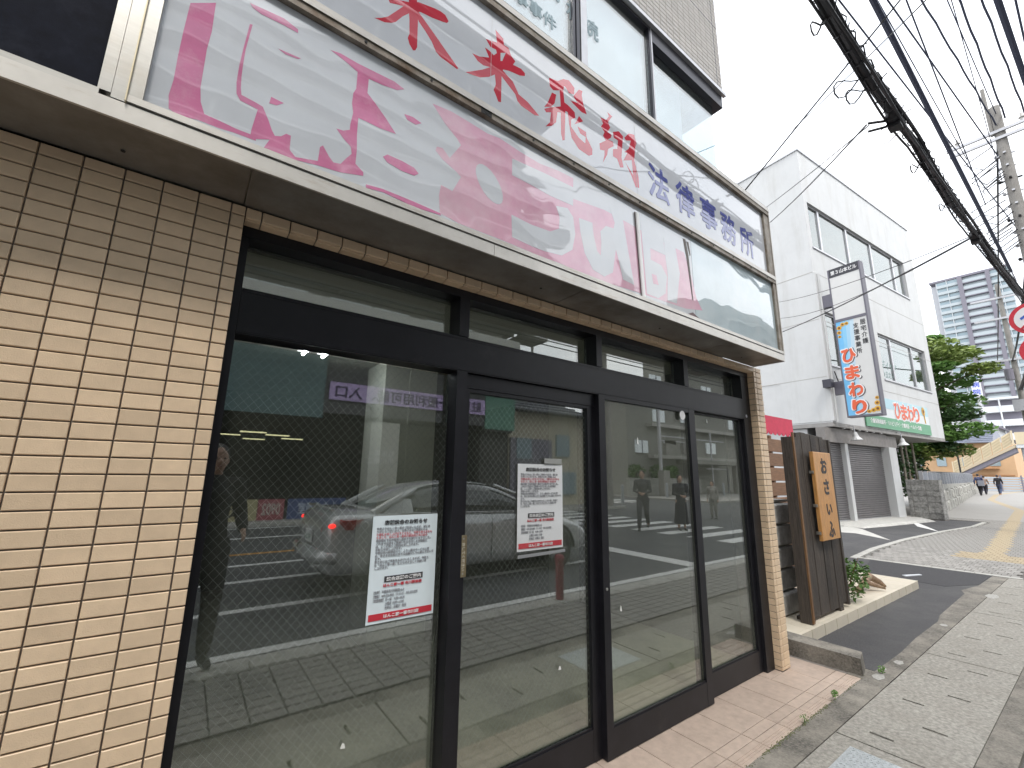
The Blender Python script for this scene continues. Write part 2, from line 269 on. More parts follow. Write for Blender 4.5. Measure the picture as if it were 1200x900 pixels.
# outlines of the signboard graphics, metres on the panel (x along the facade, z up)
SIGN={'pink':[[(0.404,2.986),(0.467,3.036),(0.47,2.922),(0.466,2.846),(0.467,2.763),(0.468,2.699),(0.475,2.65),(0.489,2.613),(0.528,2.611),(0.576,2.606),(0.633,2.607),(0.635,2.591),(0.57,2.589),(0.532,2.584),(0.479,2.584),(0.424,2.573),(0.403,2.584),(0.397,2.628),(0.401,2.688),(0.4,2.772),(0.401,2.871)],[(0.567,3.024),(0.575,3.027),(0.567,2.917),(0.567,2.852),(0.568,2.807),(0.571,2.763),(0.576,2.738),(0.618,2.733),(0.64,2.729),(0.662,2.687),(0.676,2.655),(0.695,2.626),(0.618,2.59),(0.618,2.624),(0.624,2.682),(0.627,2.71),(0.612,2.712),(0.575,2.715),(0.562,2.735),(0.557,2.777),(0.557,2.846),(0.56,2.911)],[(0.641,2.532),(0.661,2.58),(0.681,2.635),(0.706,2.646),(0.72,2.664),(0.735,2.664),(0.737,2.608),(0.757,2.589),(0.83,2.608),(0.832,2.668),(0.841,2.679),(0.866,2.644),(0.883,2.628),(0.908,2.634),(0.926,2.667),(0.944,2.695),(0.938,2.723),(0.908,2.745),(0.88,2.773),(0.905,2.777),(0.928,2.793),(0.928,2.819),(0.934,2.873),(0.926,2.914),(0.927,2.96),(0.936,2.986),(0.935,3.065),(0.889,3.082),(0.829,3.097),(0.865,3.106),(0.931,3.104),(1.012,3.109),(1.084,3.114),(1.129,3.103),(1.099,3.08),(1.039,3.067),(0.98,3.061),(0.98,2.993),(1.017,2.962),(1.062,2.92),(1.108,2.871),(1.042,2.862),(0.985,2.863),(0.955,2.862),(0.955,2.834),(0.956,2.783),(0.961,2.722),(0.961,2.66),(0.993,2.638),(0.994,2.623),(0.911,2.599),(0.832,2.591),(0.723,2.572)],[(0.657,2.753),(0.66,2.781),(0.678,2.78),(0.7,2.779),(0.68,2.758)],[(0.66,2.985),(0.687,2.988),(0.734,2.993),(0.725,2.984),(0.684,2.977)],[(0.557,3.108),(0.575,3.11),(0.663,3.122),(0.712,3.108),(0.714,3.093),(0.667,3.093),(0.595,3.088),(0.568,3.095)],[(1.137,2.984),(1.175,2.991),(1.215,2.982),(1.19,2.961),(1.151,2.964)],[(1.063,2.742),(1.08,2.76),(1.14,2.76),(1.196,2.754),(1.217,2.736),(1.199,2.718),(1.143,2.715),(1.082,2.725)],[(1.007,2.592),(1.074,2.6),(1.206,2.599),(1.324,2.594),(1.331,2.586),(1.208,2.576),(1.075,2.587),(1.008,2.577)]],'pinkbig':[[(1.261,3.11),(1.353,3.123),(1.428,3.12),(1.555,3.112),(1.622,3.124),(1.754,3.111),(1.877,3.105),(2.018,3.125),(2.126,3.13),(2.123,3.0),(2.379,3.034),(2.639,3.031),(2.81,3.024),(3.027,3.029),(3.194,3.033),(3.256,2.892),(3.314,2.717),(3.376,2.648),(3.163,2.611),(2.637,2.591),(2.244,2.567),(2.032,2.581),(1.878,2.578),(1.651,2.583),(1.422,2.581),(1.324,2.594),(1.316,2.679),(1.323,2.73),(1.379,2.724),(1.419,2.813),(1.396,2.828),(1.324,2.857),(1.288,2.885),(1.293,2.906),(1.321,2.913),(1.358,2.881),(1.412,2.975),(1.388,3.0),(1.328,3.042)]],'white':[[(1.64,2.851),(1.649,2.823),(1.651,2.798),(1.645,2.777),(1.632,2.763),(1.613,2.758),(1.59,2.761),(1.565,2.772),(1.542,2.79),(1.521,2.814),(1.506,2.84),(1.496,2.867),(1.494,2.891),(1.5,2.912),(1.512,2.926),(1.53,2.932),(1.553,2.93),(1.577,2.92),(1.602,2.902),(1.623,2.878)],[(1.702,3.048),(1.916,3.064),(2.124,3.072),(2.122,2.956),(1.956,2.946),(1.821,2.953),(1.703,2.954)],[(1.703,2.737),(1.822,2.73),(1.954,2.739),(2.015,2.778),(2.02,2.847),(1.995,2.904),(2.079,2.925),(2.121,2.886),(2.135,2.789),(2.111,2.688),(2.033,2.629),(1.915,2.614),(1.841,2.612),(1.709,2.619)],[(2.165,2.899),(2.272,2.91),(2.281,2.833),(2.307,2.746),(2.336,2.729),(2.343,2.811),(2.338,2.881),(2.386,2.933),(2.455,2.943),(2.466,2.984),(2.424,3.071),(2.534,3.087),(2.554,2.98),(2.575,2.873),(2.626,2.629),(2.522,2.636),(2.484,2.769),(2.468,2.809),(2.435,2.654),(2.36,2.606),(2.268,2.621),(2.204,2.702),(2.174,2.82)],[(2.959,3.068),(3.081,3.08),(3.123,2.852),(3.065,2.622),(2.962,2.616),(2.981,2.809),(2.964,2.956)],[(2.719,3.081),(2.803,3.091),(2.81,3.024),(2.956,3.028),(2.967,2.937),(2.805,2.933),(2.805,2.854),(2.915,2.849),(2.971,2.786),(2.943,2.66),(2.863,2.607),(2.748,2.607),(2.742,2.719)]],'pinkhole':[[(2.806,2.757),(2.854,2.76),(2.874,2.699),(2.819,2.693)]],'dark':[[(3.189,3.14),(3.221,3.142),(3.246,3.029),(3.267,2.694),(3.255,2.696),(3.217,3.008)],[(3.231,3.131),(3.258,3.131),(3.273,3.038),(3.264,3.029)]],'red':[[(1.051,3.559),(1.084,3.599),(1.154,3.648),(1.195,3.667),(1.229,3.67),(1.221,3.654),(1.171,3.637),(1.123,3.606),(1.077,3.573)],[(0.978,3.364),(1.007,3.386),(1.035,3.415),(1.09,3.506),(1.097,3.519),(1.037,3.489),(1.024,3.509),(1.12,3.558),(1.105,3.641),(1.148,3.667),(1.157,3.588),(1.165,3.594),(1.206,3.608),(1.245,3.621),(1.275,3.627),(1.298,3.625),(1.317,3.602),(1.309,3.586),(1.287,3.577),(1.235,3.56),(1.18,3.549),(1.166,3.542),(1.203,3.514),(1.248,3.48),(1.321,3.422),(1.38,3.376),(1.373,3.367),(1.284,3.378),(1.262,3.39),(1.238,3.43),(1.202,3.466),(1.172,3.49),(1.167,3.5),(1.17,3.409),(1.172,3.351),(1.165,3.329),(1.154,3.322),(1.136,3.344),(1.127,3.369),(1.133,3.396),(1.128,3.471),(1.124,3.5),(1.097,3.463),(1.069,3.412),(1.052,3.394),(1.023,3.375)],[(1.418,3.38),(1.455,3.409),(1.512,3.456),(1.557,3.5),(1.517,3.484),(1.484,3.488),(1.451,3.512),(1.49,3.519),(1.549,3.553),(1.522,3.596),(1.549,3.595),(1.576,3.585),(1.595,3.612),(1.589,3.629),(1.554,3.622),(1.526,3.651),(1.594,3.676),(1.582,3.749),(1.607,3.739),(1.633,3.728),(1.637,3.692),(1.666,3.694),(1.685,3.657),(1.712,3.639),(1.697,3.608),(1.75,3.618),(1.777,3.607),(1.777,3.589),(1.743,3.57),(1.676,3.555),(1.637,3.539),(1.633,3.531),(1.699,3.503),(1.737,3.449),(1.798,3.437),(1.877,3.397),(1.845,3.383),(1.753,3.389),(1.73,3.403),(1.715,3.436),(1.627,3.491),(1.627,3.334),(1.61,3.328),(1.596,3.356),(1.581,3.38),(1.593,3.421),(1.586,3.475),(1.552,3.439),(1.5,3.402),(1.462,3.39)],[(1.949,3.689),(2.013,3.707),(2.058,3.75),(2.104,3.769),(2.149,3.744),(2.143,3.695),(2.102,3.68),(2.074,3.706),(2.063,3.704),(2.057,3.666),(2.065,3.594),(2.101,3.591),(2.146,3.574),(2.151,3.539),(2.116,3.509),(2.115,3.461),(2.177,3.419),(2.229,3.408),(2.234,3.454),(2.189,3.454),(2.167,3.49),(2.237,3.49),(2.242,3.454),(2.289,3.4),(2.287,3.361),(2.257,3.339),(2.175,3.342),(2.119,3.388),(2.099,3.471),(2.091,3.543),(2.072,3.541),(2.064,3.345),(2.047,3.332),(2.037,3.372),(2.035,3.51),(2.011,3.497),(2.0,3.425),(1.968,3.385),(1.922,3.355),(1.953,3.399),(1.963,3.469),(1.927,3.448),(1.912,3.462),(1.958,3.498),(2.036,3.55),(2.029,3.654),(1.98,3.624),(1.954,3.636)],[(1.97,3.603),(2.002,3.608),(1.99,3.545),(1.964,3.506),(1.912,3.474),(1.938,3.518)],[(2.137,3.681),(2.185,3.756),(2.215,3.764),(2.208,3.73),(2.219,3.676),(2.247,3.618),(2.205,3.609),(2.135,3.627),(2.113,3.637),(2.171,3.653),(2.148,3.673)],[(2.181,3.57),(2.215,3.551),(2.144,3.492),(2.168,3.539)],[(2.435,3.742),(2.481,3.737),(2.438,3.671),(2.457,3.64),(2.428,3.593),(2.468,3.594),(2.46,3.569),(2.432,3.543),(2.479,3.549),(2.484,3.521),(2.429,3.472),(2.421,3.428),(2.379,3.353),(2.395,3.415),(2.396,3.445),(2.357,3.431),(2.353,3.473),(2.41,3.522),(2.387,3.546),(2.402,3.579),(2.371,3.602),(2.391,3.634),(2.367,3.666),(2.419,3.675),(2.447,3.717)],[(2.482,3.623),(2.538,3.658),(2.579,3.643),(2.568,3.564),(2.556,3.475),(2.573,3.412),(2.538,3.395),(2.513,3.444),(2.474,3.444),(2.476,3.496),(2.517,3.517),(2.528,3.585),(2.487,3.584)],[(2.593,3.64),(2.639,3.697),(2.698,3.718),(2.717,3.662),(2.698,3.61),(2.685,3.518),(2.721,3.409),(2.723,3.332),(2.686,3.32),(2.648,3.385),(2.589,3.461),(2.666,3.399),(2.658,3.505),(2.572,3.462),(2.615,3.536),(2.587,3.532),(2.631,3.576),(2.658,3.653),(2.606,3.626)]],'redhole':[[(1.617,3.628),(1.649,3.65),(1.629,3.586),(1.618,3.579)]]}
# ================================================================== THE SHOP FRONT (facade on y = 0, street towards -y)
m_tile = mat('tile_beige', (.70, .535, .365), .42, var=.07, vscale=14, rnd=.09, bump=.25, bscale=300, stain=(.42, .33, .24), stain_lo=.62, stain_hi=.9, stain_fac=.5, stain_scale=3)
m_grout = mat('grout', (.21, .19, .175), .9, var=.25, vscale=30)
m_black = mat('frame_black', (.009, .009, .012), .38, spec=.35, var=.3, vscale=9, bump=.08, bscale=400, stain=(.06, .055, .05), stain_lo=.6, stain_hi=.85, stain_fac=.5, stain_scale=6)
m_steel = mat('stainless', (.50, .49, .46), .34, metal=.85, var=.06, vscale=6, aniso=(1, 6, 12), bump=.05, bscale=40, stain=(.40, .33, .24), stain_lo=.5, stain_hi=.8, stain_fac=.6, stain_scale=3)
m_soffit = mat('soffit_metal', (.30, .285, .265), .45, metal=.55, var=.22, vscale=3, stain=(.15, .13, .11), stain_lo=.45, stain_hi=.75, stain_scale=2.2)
m_lip = mat('lip_metal', (.58, .56, .52), .4, metal=.5, var=.12, vscale=5, stain=(.34, .27, .18), stain_lo=.55, stain_hi=.8, stain_fac=.7, stain_scale=3, streak=(2, 2, 14))
m_rust = mat('sign_frame_metal', (.27, .24, .20), .5, metal=.4, var=.3, vscale=12, stain=(.13, .085, .05), stain_lo=.45, stain_hi=.7, stain_scale=9)
m_glass = glass_mat('shop_glass', 2.25, (.87, .90, .86), dirt_haze=.055)
m_glassw = glass_mat('wired_glass', 2.2, (.85, .88, .85), dirt_haze=.026)
m_wire = mat('glass_wire', (.45, .46, .45), .5)
m_conc = mat('concrete', (.36, .345, .31), .85, var=.25, vscale=8, bump=.6, bscale=60, stain=(.17, .16, .14), stain_lo=.45, stain_hi=.75, stain_fac=.7, stain_scale=2)
m_dark = mat('dark_gap', (.02, .02, .02), .8)
PX, PZ, ZR = .1, .0502, 2.438      # tile pitch and first bed joint under the canopy

def tile_mesh(name, w, h, d, ax, m): return MB().cbox(*( (0, w, 0, d, 0, h) if ax in ('y-', 'y+') else (0, d, 0, w, 0, h)), .0022, ax).mesh(name, m)
TM = {}
def tile(x, z, w, h, parent, y=-.004, m=None, ax='y-', d=.012):
    m = m or m_tile; k = (round(w, 4), round(h, 4), ax, m.name, d)
    if k not in TM: TM[k] = tile_mesh('tile', w, h, d, ax, m)
    return link('tile', TM[k], parent, (x, y, z))
G = .0048    # joint width
wall = thing('tiled_wall', 'beige tiled wall pier left of the glass shop front, under the metal canopy', 'wall', (-.6, .1, 0), wc=True)
part('wall_core', MB().box(-3.2, .638, .006, .30, -.02, 2.478), m_grout, wall)
cells = []
for i in range(-32, 7):
    for j in range(-1, 49):
        x0 = i * PX + G / 2; x1 = min((i + 1) * PX - G / 2, .644)
        if i * PX > .645: continue
        z1 = ZR - j * PZ - G / 2; z0 = z1 - PZ + G
        if j == -1: z1 = 2.476
        if z0 < .0: z0 = .004
        if z1 - z0 < .01: continue
        cells.append((i, j, x0, x1, z0, z1))
vis = [c for c in cells if c[0] >= -1]
vis.sort(key=lambda c: -c[0] * .1 - abs(c[1] - 22) * .012)
keep = set((c[0], c[1]) for c in vis[:300])
rest = MB()
rr = random.Random(3)
for c in cells:
    if (c[0], c[1]) in keep: tile(c[2], c[4], c[3] - c[2], c[5] - c[4], wall, y=-.004 + rr.uniform(-.0006, .0006))
    else: rest.cbox(c[2], c[3], -.004, .008, c[4], c[5], .0022, 'y-')
part('tile_field', rest, m_tile, wall, kind='stuff')

pil = thing('tiled_pilaster', 'narrow beige tiled pilaster at the right end of the glass shop front', 'pillar', (4.67, .1, 0), wc=True)
part('pillar_core', MB().box(4.606, 4.738, .006, .30, -.02, 2.478), m_grout, pil)
for j in range(-1, 49):
    z1 = ZR - j * PZ - G / 2; z0 = max(z1 - PZ + G, .004)
    if j == -1: z1 = 2.476
    tile(4.600, z0, .040, z1 - z0, pil)
    tile(4.646, z0, .094, z1 - z0, pil)
    if j >= 0: tile(4.598, z0, .066, z1 - z0, pil, y=.010, ax='x-', d=.01)
lin = thing('lintel_tiles', 'single row of beige tiles over the black shop front frame, under the metal canopy', 'tiles', (2.6, .05, 2.43), wc=True)
part('lintel_core', MB().box(.646, 4.6, .012, .30, 2.436, 2.478), m_grout, lin)
for i in range(6, 46):
    x0 = max(i * PX + G / 2, .648); x1 = min((i + 1) * PX - G / 2, 4.597)
    if x1 - x0 > .01:
        o_ = tile(x0, 2.4355, x1 - x0, .0405, lin)
        link('tile_return', MB().cbox(0, x1 - x0, .010, .058, 0, .010, .001, 'y-').mesh('tile_return', m_tile) if 'ret%.3f' % (x1 - x0) not in TM else TM['ret%.3f' % (x1 - x0)], lin, (x0, 0, 2.429))

# --- canopy
can = thing('metal_canopy', 'stainless steel canopy running above the tiled wall and the glass front', 'canopy', (1, -.1, 2.48), wc=True)
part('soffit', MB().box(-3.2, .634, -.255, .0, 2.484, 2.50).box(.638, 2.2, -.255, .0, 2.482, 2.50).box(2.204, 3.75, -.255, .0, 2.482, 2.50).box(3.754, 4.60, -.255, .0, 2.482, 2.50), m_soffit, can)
part('front_lip', MB().box(-3.2, 1.598, -.265, -.256, 2.48, 2.536).box(1.6, 4.612, -.2653, -.256, 2.48, 2.536).box(4.603, 4.612, -.2655, .0, 2.478, 2.535), m_lip, can)
part('top_plate', MB().box(-3.2, 4.602, -.256, .0, 2.503, 2.534), m_steel, can)
for x, y in ((.30, -.10), (2.0, -.12), (3.05, -.12), (4.2, -.1)):
    part('soffit_hole', MB().cyl((x, y, 2.4795), .006, .003, 'z', 10), m_dark, can)

# --- black shop front
sf = thing('glass_shopfront', 'black framed glass shop front with four tall panes and a transom row', 'shop front', (2.6, .09, 0), wc=True)
fr = MB()
fr.box(.646, .672, .055, .16, 0, 2.385).box(.646, 4.6, .052, .16, 2.387, 2.4285)            # left jamb, head
fr.box(4.47, 4.598, .054, .16, 0, 2.385)                                                   # right jamb
fr.box(.673, 4.469, .0535, .158, 2.0, 2.178)                                                # transom bar
part('outer_frame', fr, m_black, sf)
for x0, x1 in ((1.608, 1.664), (2.606, 2.656), (3.575, 3.632)):
    part('mullion', MB().box(x0, x1, .0475, .157, 2.1805, 2.385), m_black, sf)
part('mullion', MB().box(1.606, 1.664, .0475, .157, .0, 1.998), m_black, sf)
part('door_head', MB().box(1.668, 2.60, .075, .157, 1.925, 1.997), m_black, sf)
part('top_bead', MB().box(.673, 4.469, .0505, .0525, 2.165, 2.172).box(.673, 4.469, .0505, .0525, 2.006, 2.012), m_black, sf)
def pane(x0, x1, z0, z1, y, wires=True, par=sf):
    g = part('glass_pane', MB().box(x0, x1, y, y + .0065, z0, z1), m_glassw if wires else m_glass, par)
    if wires:
        w = MB(); p = .0285; yw = y + .0072
        import itertools
        for sgn in (1, -1):
            k = -60
            c0 = (z0 - sgn * x0 if sgn > 0 else z0 + x0)
            span = (x1 - x0) + (z1 - z0) + .1
            nlin = int(span / (p * 1.2)) + 2
            for q in range(nlin):
                c = (z0 - x1 * 1.15 + q * p * 1.35) if sgn > 0 else (z0 + x0 * 1.15 + q * p * 1.35)
                # z = sgn*1.15*x + c
                f = lambda x: sgn * 1.15 * x + c
                xa, xb = x0, x1
                lo, hi = sorted(((z0 - c) / (sgn * 1.15), (z1 - c) / (sgn * 1.15)))
                xa, xb = max(x0, lo), min(x1, hi)
                if xb - xa < .004: continue
                t = .0006
                w.add([(xa, yw, f(xa) - t), (xb, yw, f(xb) - t), (xb, yw, f(xb) + t), (xa, yw, f(xa) + t),
                       (xa, yw + .0006, f(xa) - t), (xb, yw + .0006, f(xb) - t), (xb, yw + .0006, f(xb) + t), (xa, yw + .0006, f(xa) + t)], [(0, 1, 2, 3), (4, 7, 6, 5), (0, 4, 5, 1), (3, 2, 6, 7)])
        part('safety_wire', w, m_wire, g, kind='stuff')
    return g
for x0, x1, wi in ((.673, 1.6, True), (1.665, 2.6, True), (2.657, 3.57, False), (3.634, 4.465, False)):
    pane(x0, x1, 2.18, 2.384, .132, False)
pane(.673, 1.598, .06, 1.985, .118)
part('bottom_rail', MB().box(.673, 1.604, .085, .155, 0, .058), m_black, sf)
part('threshold', MB().box(.66, 4.6, .092, .16, -.02, .004), m_black, sf)
def door(x0, x1, y, sl, sr, gz0, gz1, lab):
    d = part('sliding_door', MB().box(x0, x0 + sl, y, y + .04, .006, 1.998 if gz1 > 1.95 else 1.924).box(x1 - sr, x1, y, y + .04, .006, 1.998 if gz1 > 1.95 else 1.924)
             .box(x0 + sl, x1 - sr, y + .001, y + .039, .006, gz0).box(x0 + sl, x1 - sr, y + .001, y + .039, gz1, 1.997 if gz1 > 1.95 else 1.923)
             .box(x0 + sl, x1 - sr, y + .0065, y + .012, gz0, gz0 + .010), m_black, sf, label=lab)
    return d
dA = door(1.668, 2.606, .078, .030, .065, .158, 1.905, 'black sliding door with a brass pull plate and a paper notice')
dB = door(2.606, 3.668, .040, .055, .075, .150, 1.972, 'black sliding door with a round white sticker at the top right')
dC = door(3.60, 4.47, .082, .030, .050, .160, 1.985, 'rightmost black sliding door leaf')
pane(1.699, 2.540, .159, 1.904, .098, True, dA)
pane(2.662, 3.592, .151, 1.971, .060, False, dB)
pane(3.631, 4.419, .161, 1.984, .102, False, dC)
m_brass = mat('pull_plate', (.36, .30, .19), .35, metal=.7, var=.2, vscale=40)
m_sticker = mat('white_sticker', (.8, .8, .8), .4)
part('pull_plate', MB().box(1.672, 1.704, .0705, .0785, 1.03, 1.215).box(1.672, 1.675, .067, .0707, 1.03, 1.215).box(1.701, 1.704, .067, .0707, 1.03, 1.215), m_brass, dA)
text('おしてください', .018, (1.688, .0698, 1.12), (0, 0, -1), (1, 0, 0), mat('plate_print', (.75, .72, .6), .5), dA, align='CENTER')
for q in ((1.688, .0695, 1.20), (1.688, .0695, 1.045)): part('screw', MB().cyl(q, .004, .002, 'y', 8), m_steel, dA)
part('sticker', MB().cyl((3.506, .0385, 1.945), .034, .0015, 'y', 24), m_sticker, dB)
part('sticker', MB().cyl((4.515, .0525, 2.03), .014, .0012, 'y', 16), mat('clear_button', (.45, .46, .5), .2), sf)
part('lock', MB().cyl((2.633, .036, .86), .008, .004, 'y', 12), m_steel, dB)
m_tape = mat('tape_bit', (.75, .75, .72), .3)
for q in ((1.20, .11, .47, .02, .018), (2.985, .055, 1.71, .012, .045), (2.3, .09, .5, .02, .018), (2.76, .055, .72, .016, .03), (3.93, .095, 1.93, .012, .03)):
    part('tape_scrap', MB().prism([(q[0], q[2]), (q[0] + q[3], q[2] - .004), (q[0] + q[3] * .8, q[2] + q[4] * .7), (q[0] + q[3] * .4, q[2] + q[4])], q[1], q[1] + .0006), m_tape, sf)

# --- the empty shop behind the glass
room = thing('shop_interior', 'bare dim shop interior with grey walls seen through the glass', 'room', (2.6, 2.6, 0), wc=True)
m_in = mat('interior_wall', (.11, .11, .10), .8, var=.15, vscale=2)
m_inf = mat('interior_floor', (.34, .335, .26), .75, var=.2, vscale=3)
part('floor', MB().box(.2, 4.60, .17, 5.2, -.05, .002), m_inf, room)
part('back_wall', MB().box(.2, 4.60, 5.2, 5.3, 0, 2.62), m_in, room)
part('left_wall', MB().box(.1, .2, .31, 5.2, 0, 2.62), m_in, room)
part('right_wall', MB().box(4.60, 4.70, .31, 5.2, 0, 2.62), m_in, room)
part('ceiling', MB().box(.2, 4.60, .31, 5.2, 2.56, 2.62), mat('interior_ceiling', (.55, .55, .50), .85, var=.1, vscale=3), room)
m_inp = mat('interior_pillar', (.82, .80, .72), .6, var=.06, vscale=3)
part('square_pillar', MB().box(2.02, 2.56, 2.20, 2.72, 0, 2.56).box(2.27, 2.5605, 2.195, 2.3, .01, 2.56), m_inp, room)
part('square_pillar', MB().box(4.45, 4.60, 2.24, 2.62, 0, 2.56), m_inp, room)
for x in (1.287, 1.449):
    l = part('ceiling_light', MB().box(x - .045, x + .045, 1.86, 2.28, 2.525, 2.555), mat('lamp_body', (.7, .7, .7), .4), room)
    part('lamp_tube', MB().tube([(x, 1.89, 2.50), (x, 2.25, 2.50)], .014, 10), mat('lamp_tube', (.9, .9, .9), emit=(.9, .97, 1), estr=26), l)

# --- notices
m_paper = mat('paper', (.78, .80, .82), .7, var=.03, vscale=9); m_paper_b = mat('paper_bluish', (.70, .79, .83), .7, var=.03, vscale=9)
m_ink = mat('ink_black', (.05, .05, .055), .7); m_inkred = mat('ink_red', (.55, .03, .05), .6); m_inkw = mat('ink_white', (.8, .8, .8), .6); m_inkg = mat('ink_grey', (.33, .34, .37), .7); m_inkr2 = mat('ink_light_red', (.62, .22, .25), .7)
BODY = ["平素よりはんこ家一番をご利用いただき、誠にあ", "りがとうございます。お客さまのご愛顧に心よ", "り御礼を申し上げますとともに、令和６年６月をも", "ちまして、はんこ家一番市川駅前店と市川店の", "両店舗を下記の場所へ統合する運びとなりました。", "これまで当店をご愛顧いただきましたお客様に", "は、ここに厚くご案内を申し上げます。", "お知らせ申し上げます。", "今後は市川駅前店にて、より一層のサービスに努",
        "め、皆さまのお役に立てる店舗づくりに励んでまいり", "ます。", "皆さまにはご不便をおかけいたしますが、今後と", "も「はんこ家一番」をどうぞよろしくお願い申", "し上げます。"]
def notice(x0, x1, z0, z1, y, pm, lab, name='paper_notice', tilt=0):
    t = thing(name, lab, 'notice', ((x0 + x1) / 2, y, z0), wc=True, group='notices taped to the shop doors')
    w, h = x1 - x0, z1 - z0; cx = (x0 + x1) / 2
    n = 8; mb = MB()
    for k in range(n):          # slightly bowed sheet
        xa, xb = x0 + w * k / n, x0 + w * (k + 1) / n; ya = y + .0015 * math.sin(math.pi * k / n) ; yb = y + .0015 * math.sin(math.pi * (k + 1) / n)
        mb.add([(xa, ya, z0), (xb, yb, z0), (xb, yb, z1), (xa, ya, z1), (xa, ya + .0005, z0), (xb, yb + .0005, z0), (xb, yb + .0005, z1), (xa, ya + .0005, z1)], [(0, 1, 2, 3), (4, 7, 6, 5), (0, 4, 5, 1), (3, 2, 6, 7)])
    part('sheet', mb, pm, t)
    yt = y - .0012; Z = lambda f: z1 - h * f
    text('店舗統合のお知らせ', h * .055, (cx, yt, Z(.065)), FX, FU, m_ink, t, 'headline', bold=.012, fit=(w * .66, h * .046))
    for k, s_ in enumerate(BODY):
        text(s_, h * .0285, (x0 + w * .06, yt, Z(.125 + .0285 * k * 1.0)), FX, FU, (m_inkr2 if s_ in BODY[2:4] else m_inkg), t, 'text_line', bold=.0001, sx=w * .88 / (h * .0285 * 23.5))
    part('black_box', MB().box(cx - w * .28, cx + w * .30, yt - .0002, yt + .0005, Z(.632), Z(.578)), m_ink, t)
    text('統合店舗のご案内', h * .045, (cx + w * .01, yt - .0014, Z(.605)), FX, FU, m_inkw, t, 'headline', bold=.01, fit=(w * .52, h * .038))
    text('はんこ家一番 市川駅前店', h * .036, (cx, yt, Z(.662)), FX, FU, m_inkred, t, 'headline', bold=.008, fit=(w * .58, h * .031))
    for k, s_ in enumerate(["［住所］ 千葉県市川市新田5-6-4", "［電話］ 047-323-0025 ［ＦＡＸ］ 047-323-0222", "［営業時間］月～金　9:30～18:30", "　　　　　　土曜日 10:00～17:00", "　　　　　　定休日：日曜日・祝日"]):
        text(s_, h * .03, (x0 + w * .06, yt, Z(.72 + .037 * k)), FX, FU, (m_inkr2 if s_ in BODY[2:4] else m_inkg), t, 'text_line', bold=.0001, sx=w * .86 / (h * .03 * 27))
    part('red_band', MB().box(x0 + w * .03, x1 - w * .03, yt - .0002, yt + .0005, Z(.972), Z(.912)), m_inkred, t)
    text('はんこ家一番市川店', h * .044, (cx, yt - .0014, Z(.942)), FX, FU, m_inkw, t, 'headline', bold=.012, fit=(w * .52, h * .035))
    return t
notice(1.264, 1.568, .886, 1.316, .1145, m_paper_b, 'bluish white paper notice behind the wired glass of the leftmost big pane')
n2 = notice(2.018, 2.340, 1.108, 1.557, .0905, m_paper, 'white paper notice in a clear sleeve taped on the second pane from the left')
m_film = glass_mat('clear_film', 1.2, (.98, .98, .98), dirt_haze=.02)
part('clear_sleeve', MB().box(2.006, 2.352, .0855, .0860, 1.075, 1.585), m_film, n2)
part('sleeve_strip', MB().prism([(2.02, 1.092), (2.35, 1.098), (2.352, 1.082), (2.02, 1.076)], .0845, .0853), mat('clip_strip', (.35, .36, .37), .25, metal=.4), n2)
part('tape', MB().box(2.20, 2.33, .0845, .0852, 1.562, 1.590), mat('tape', (.30, .31, .30), .15), n2)
# ================================================================== SIGNBOARD
m_acr = mat('acrylic_white', (.60, .63, .67), .5, spec=.1, var=.04, vscale=5, coat=1, coat_rough=.02, coat_ior=1.9, warp=.006, wscale=3.2, bulge=True, stain=(.55, .55, .52), stain_lo=.6, stain_hi=.9, stain_fac=.5, stain_scale=1.6)
m_acr2 = mat('acrylic_upper', (.60, .63, .68), .5, spec=.1, var=.04, vscale=4, coat=1, coat_rough=.02, coat_ior=1.9, warp=.0015, wscale=2.2)
m_pink = mat('faded_pink', (.62, .20, .36), .6, spec=.05, var=.12, vscale=5, coat=1, coat_rough=.02, coat_ior=1.9, warp=.006, wscale=3.2, bulge=True, stain=(.76, .60, .66), stain_lo=.45, stain_hi=.8, stain_fac=.6, stain_scale=6)
m_pink2 = mat('paler_pink', (.68, .37, .49), .6, spec=.05, var=.10, vscale=4, coat=1, coat_rough=.02, coat_ior=1.9, warp=.006, wscale=3.2, bulge=True, stain=(.78, .66, .70), stain_lo=.4, stain_hi=.75, stain_fac=.7, stain_scale=2.5)
m_red = mat('brush_red', (.58, .035, .065), .6, spec=.05, coat=1, coat_rough=.02, coat_ior=1.9, warp=.0015, wscale=2.2, var=.08, vscale=6)
m_blue = mat('letter_blue', (.11, .13, .40), .6, spec=.05, coat=1, coat_rough=.02, coat_ior=1.9, warp=.0015, wscale=2.2)
m_navy = mat('black_panel', (.006, .008, .016), .75, spec=.12, var=.3, vscale=20, bump=.1, bscale=300, stain=(.02, .022, .032), stain_lo=.5, stain_hi=.8, stain_scale=5)
sg = thing('shop_signboard', 'long two-row box signboard with red brush and blue lettering above faded pink lettering', 'signboard', (2.4, -.1, 2.54), wc=True)
part('sign_box', MB().box(.262, 4.596, -.235, -.003, 2.538, 3.925), m_steel, sg)
lp = part('lower_panel', MB().box(.345, 3.285, -.250, -.236, 2.565, 3.182), m_acr, sg)
part('end_panel', MB().box(3.289, 4.545, -.250, -.236, 2.565, 3.182), mat('acrylic_sky_tint', (.50, .61, .66), .5, spec=.1, var=.08, vscale=4, coat=1, coat_rough=.02, coat_ior=2.3, warp=.008, wscale=2.6, bulge=True, stain=(.62, .60, .58), stain_lo=.5, stain_hi=.8, stain_fac=.6, stain_scale=2), sg, 'right end panel mirroring buildings, with the reflected sky tint in its colour')  # bluish tint of the mirrored sky is put into the panel's base colour
up = part('upper_panel', MB().box(.345, 4.50, -.250, -.236, 3.25, 3.852), m_acr2, sg)
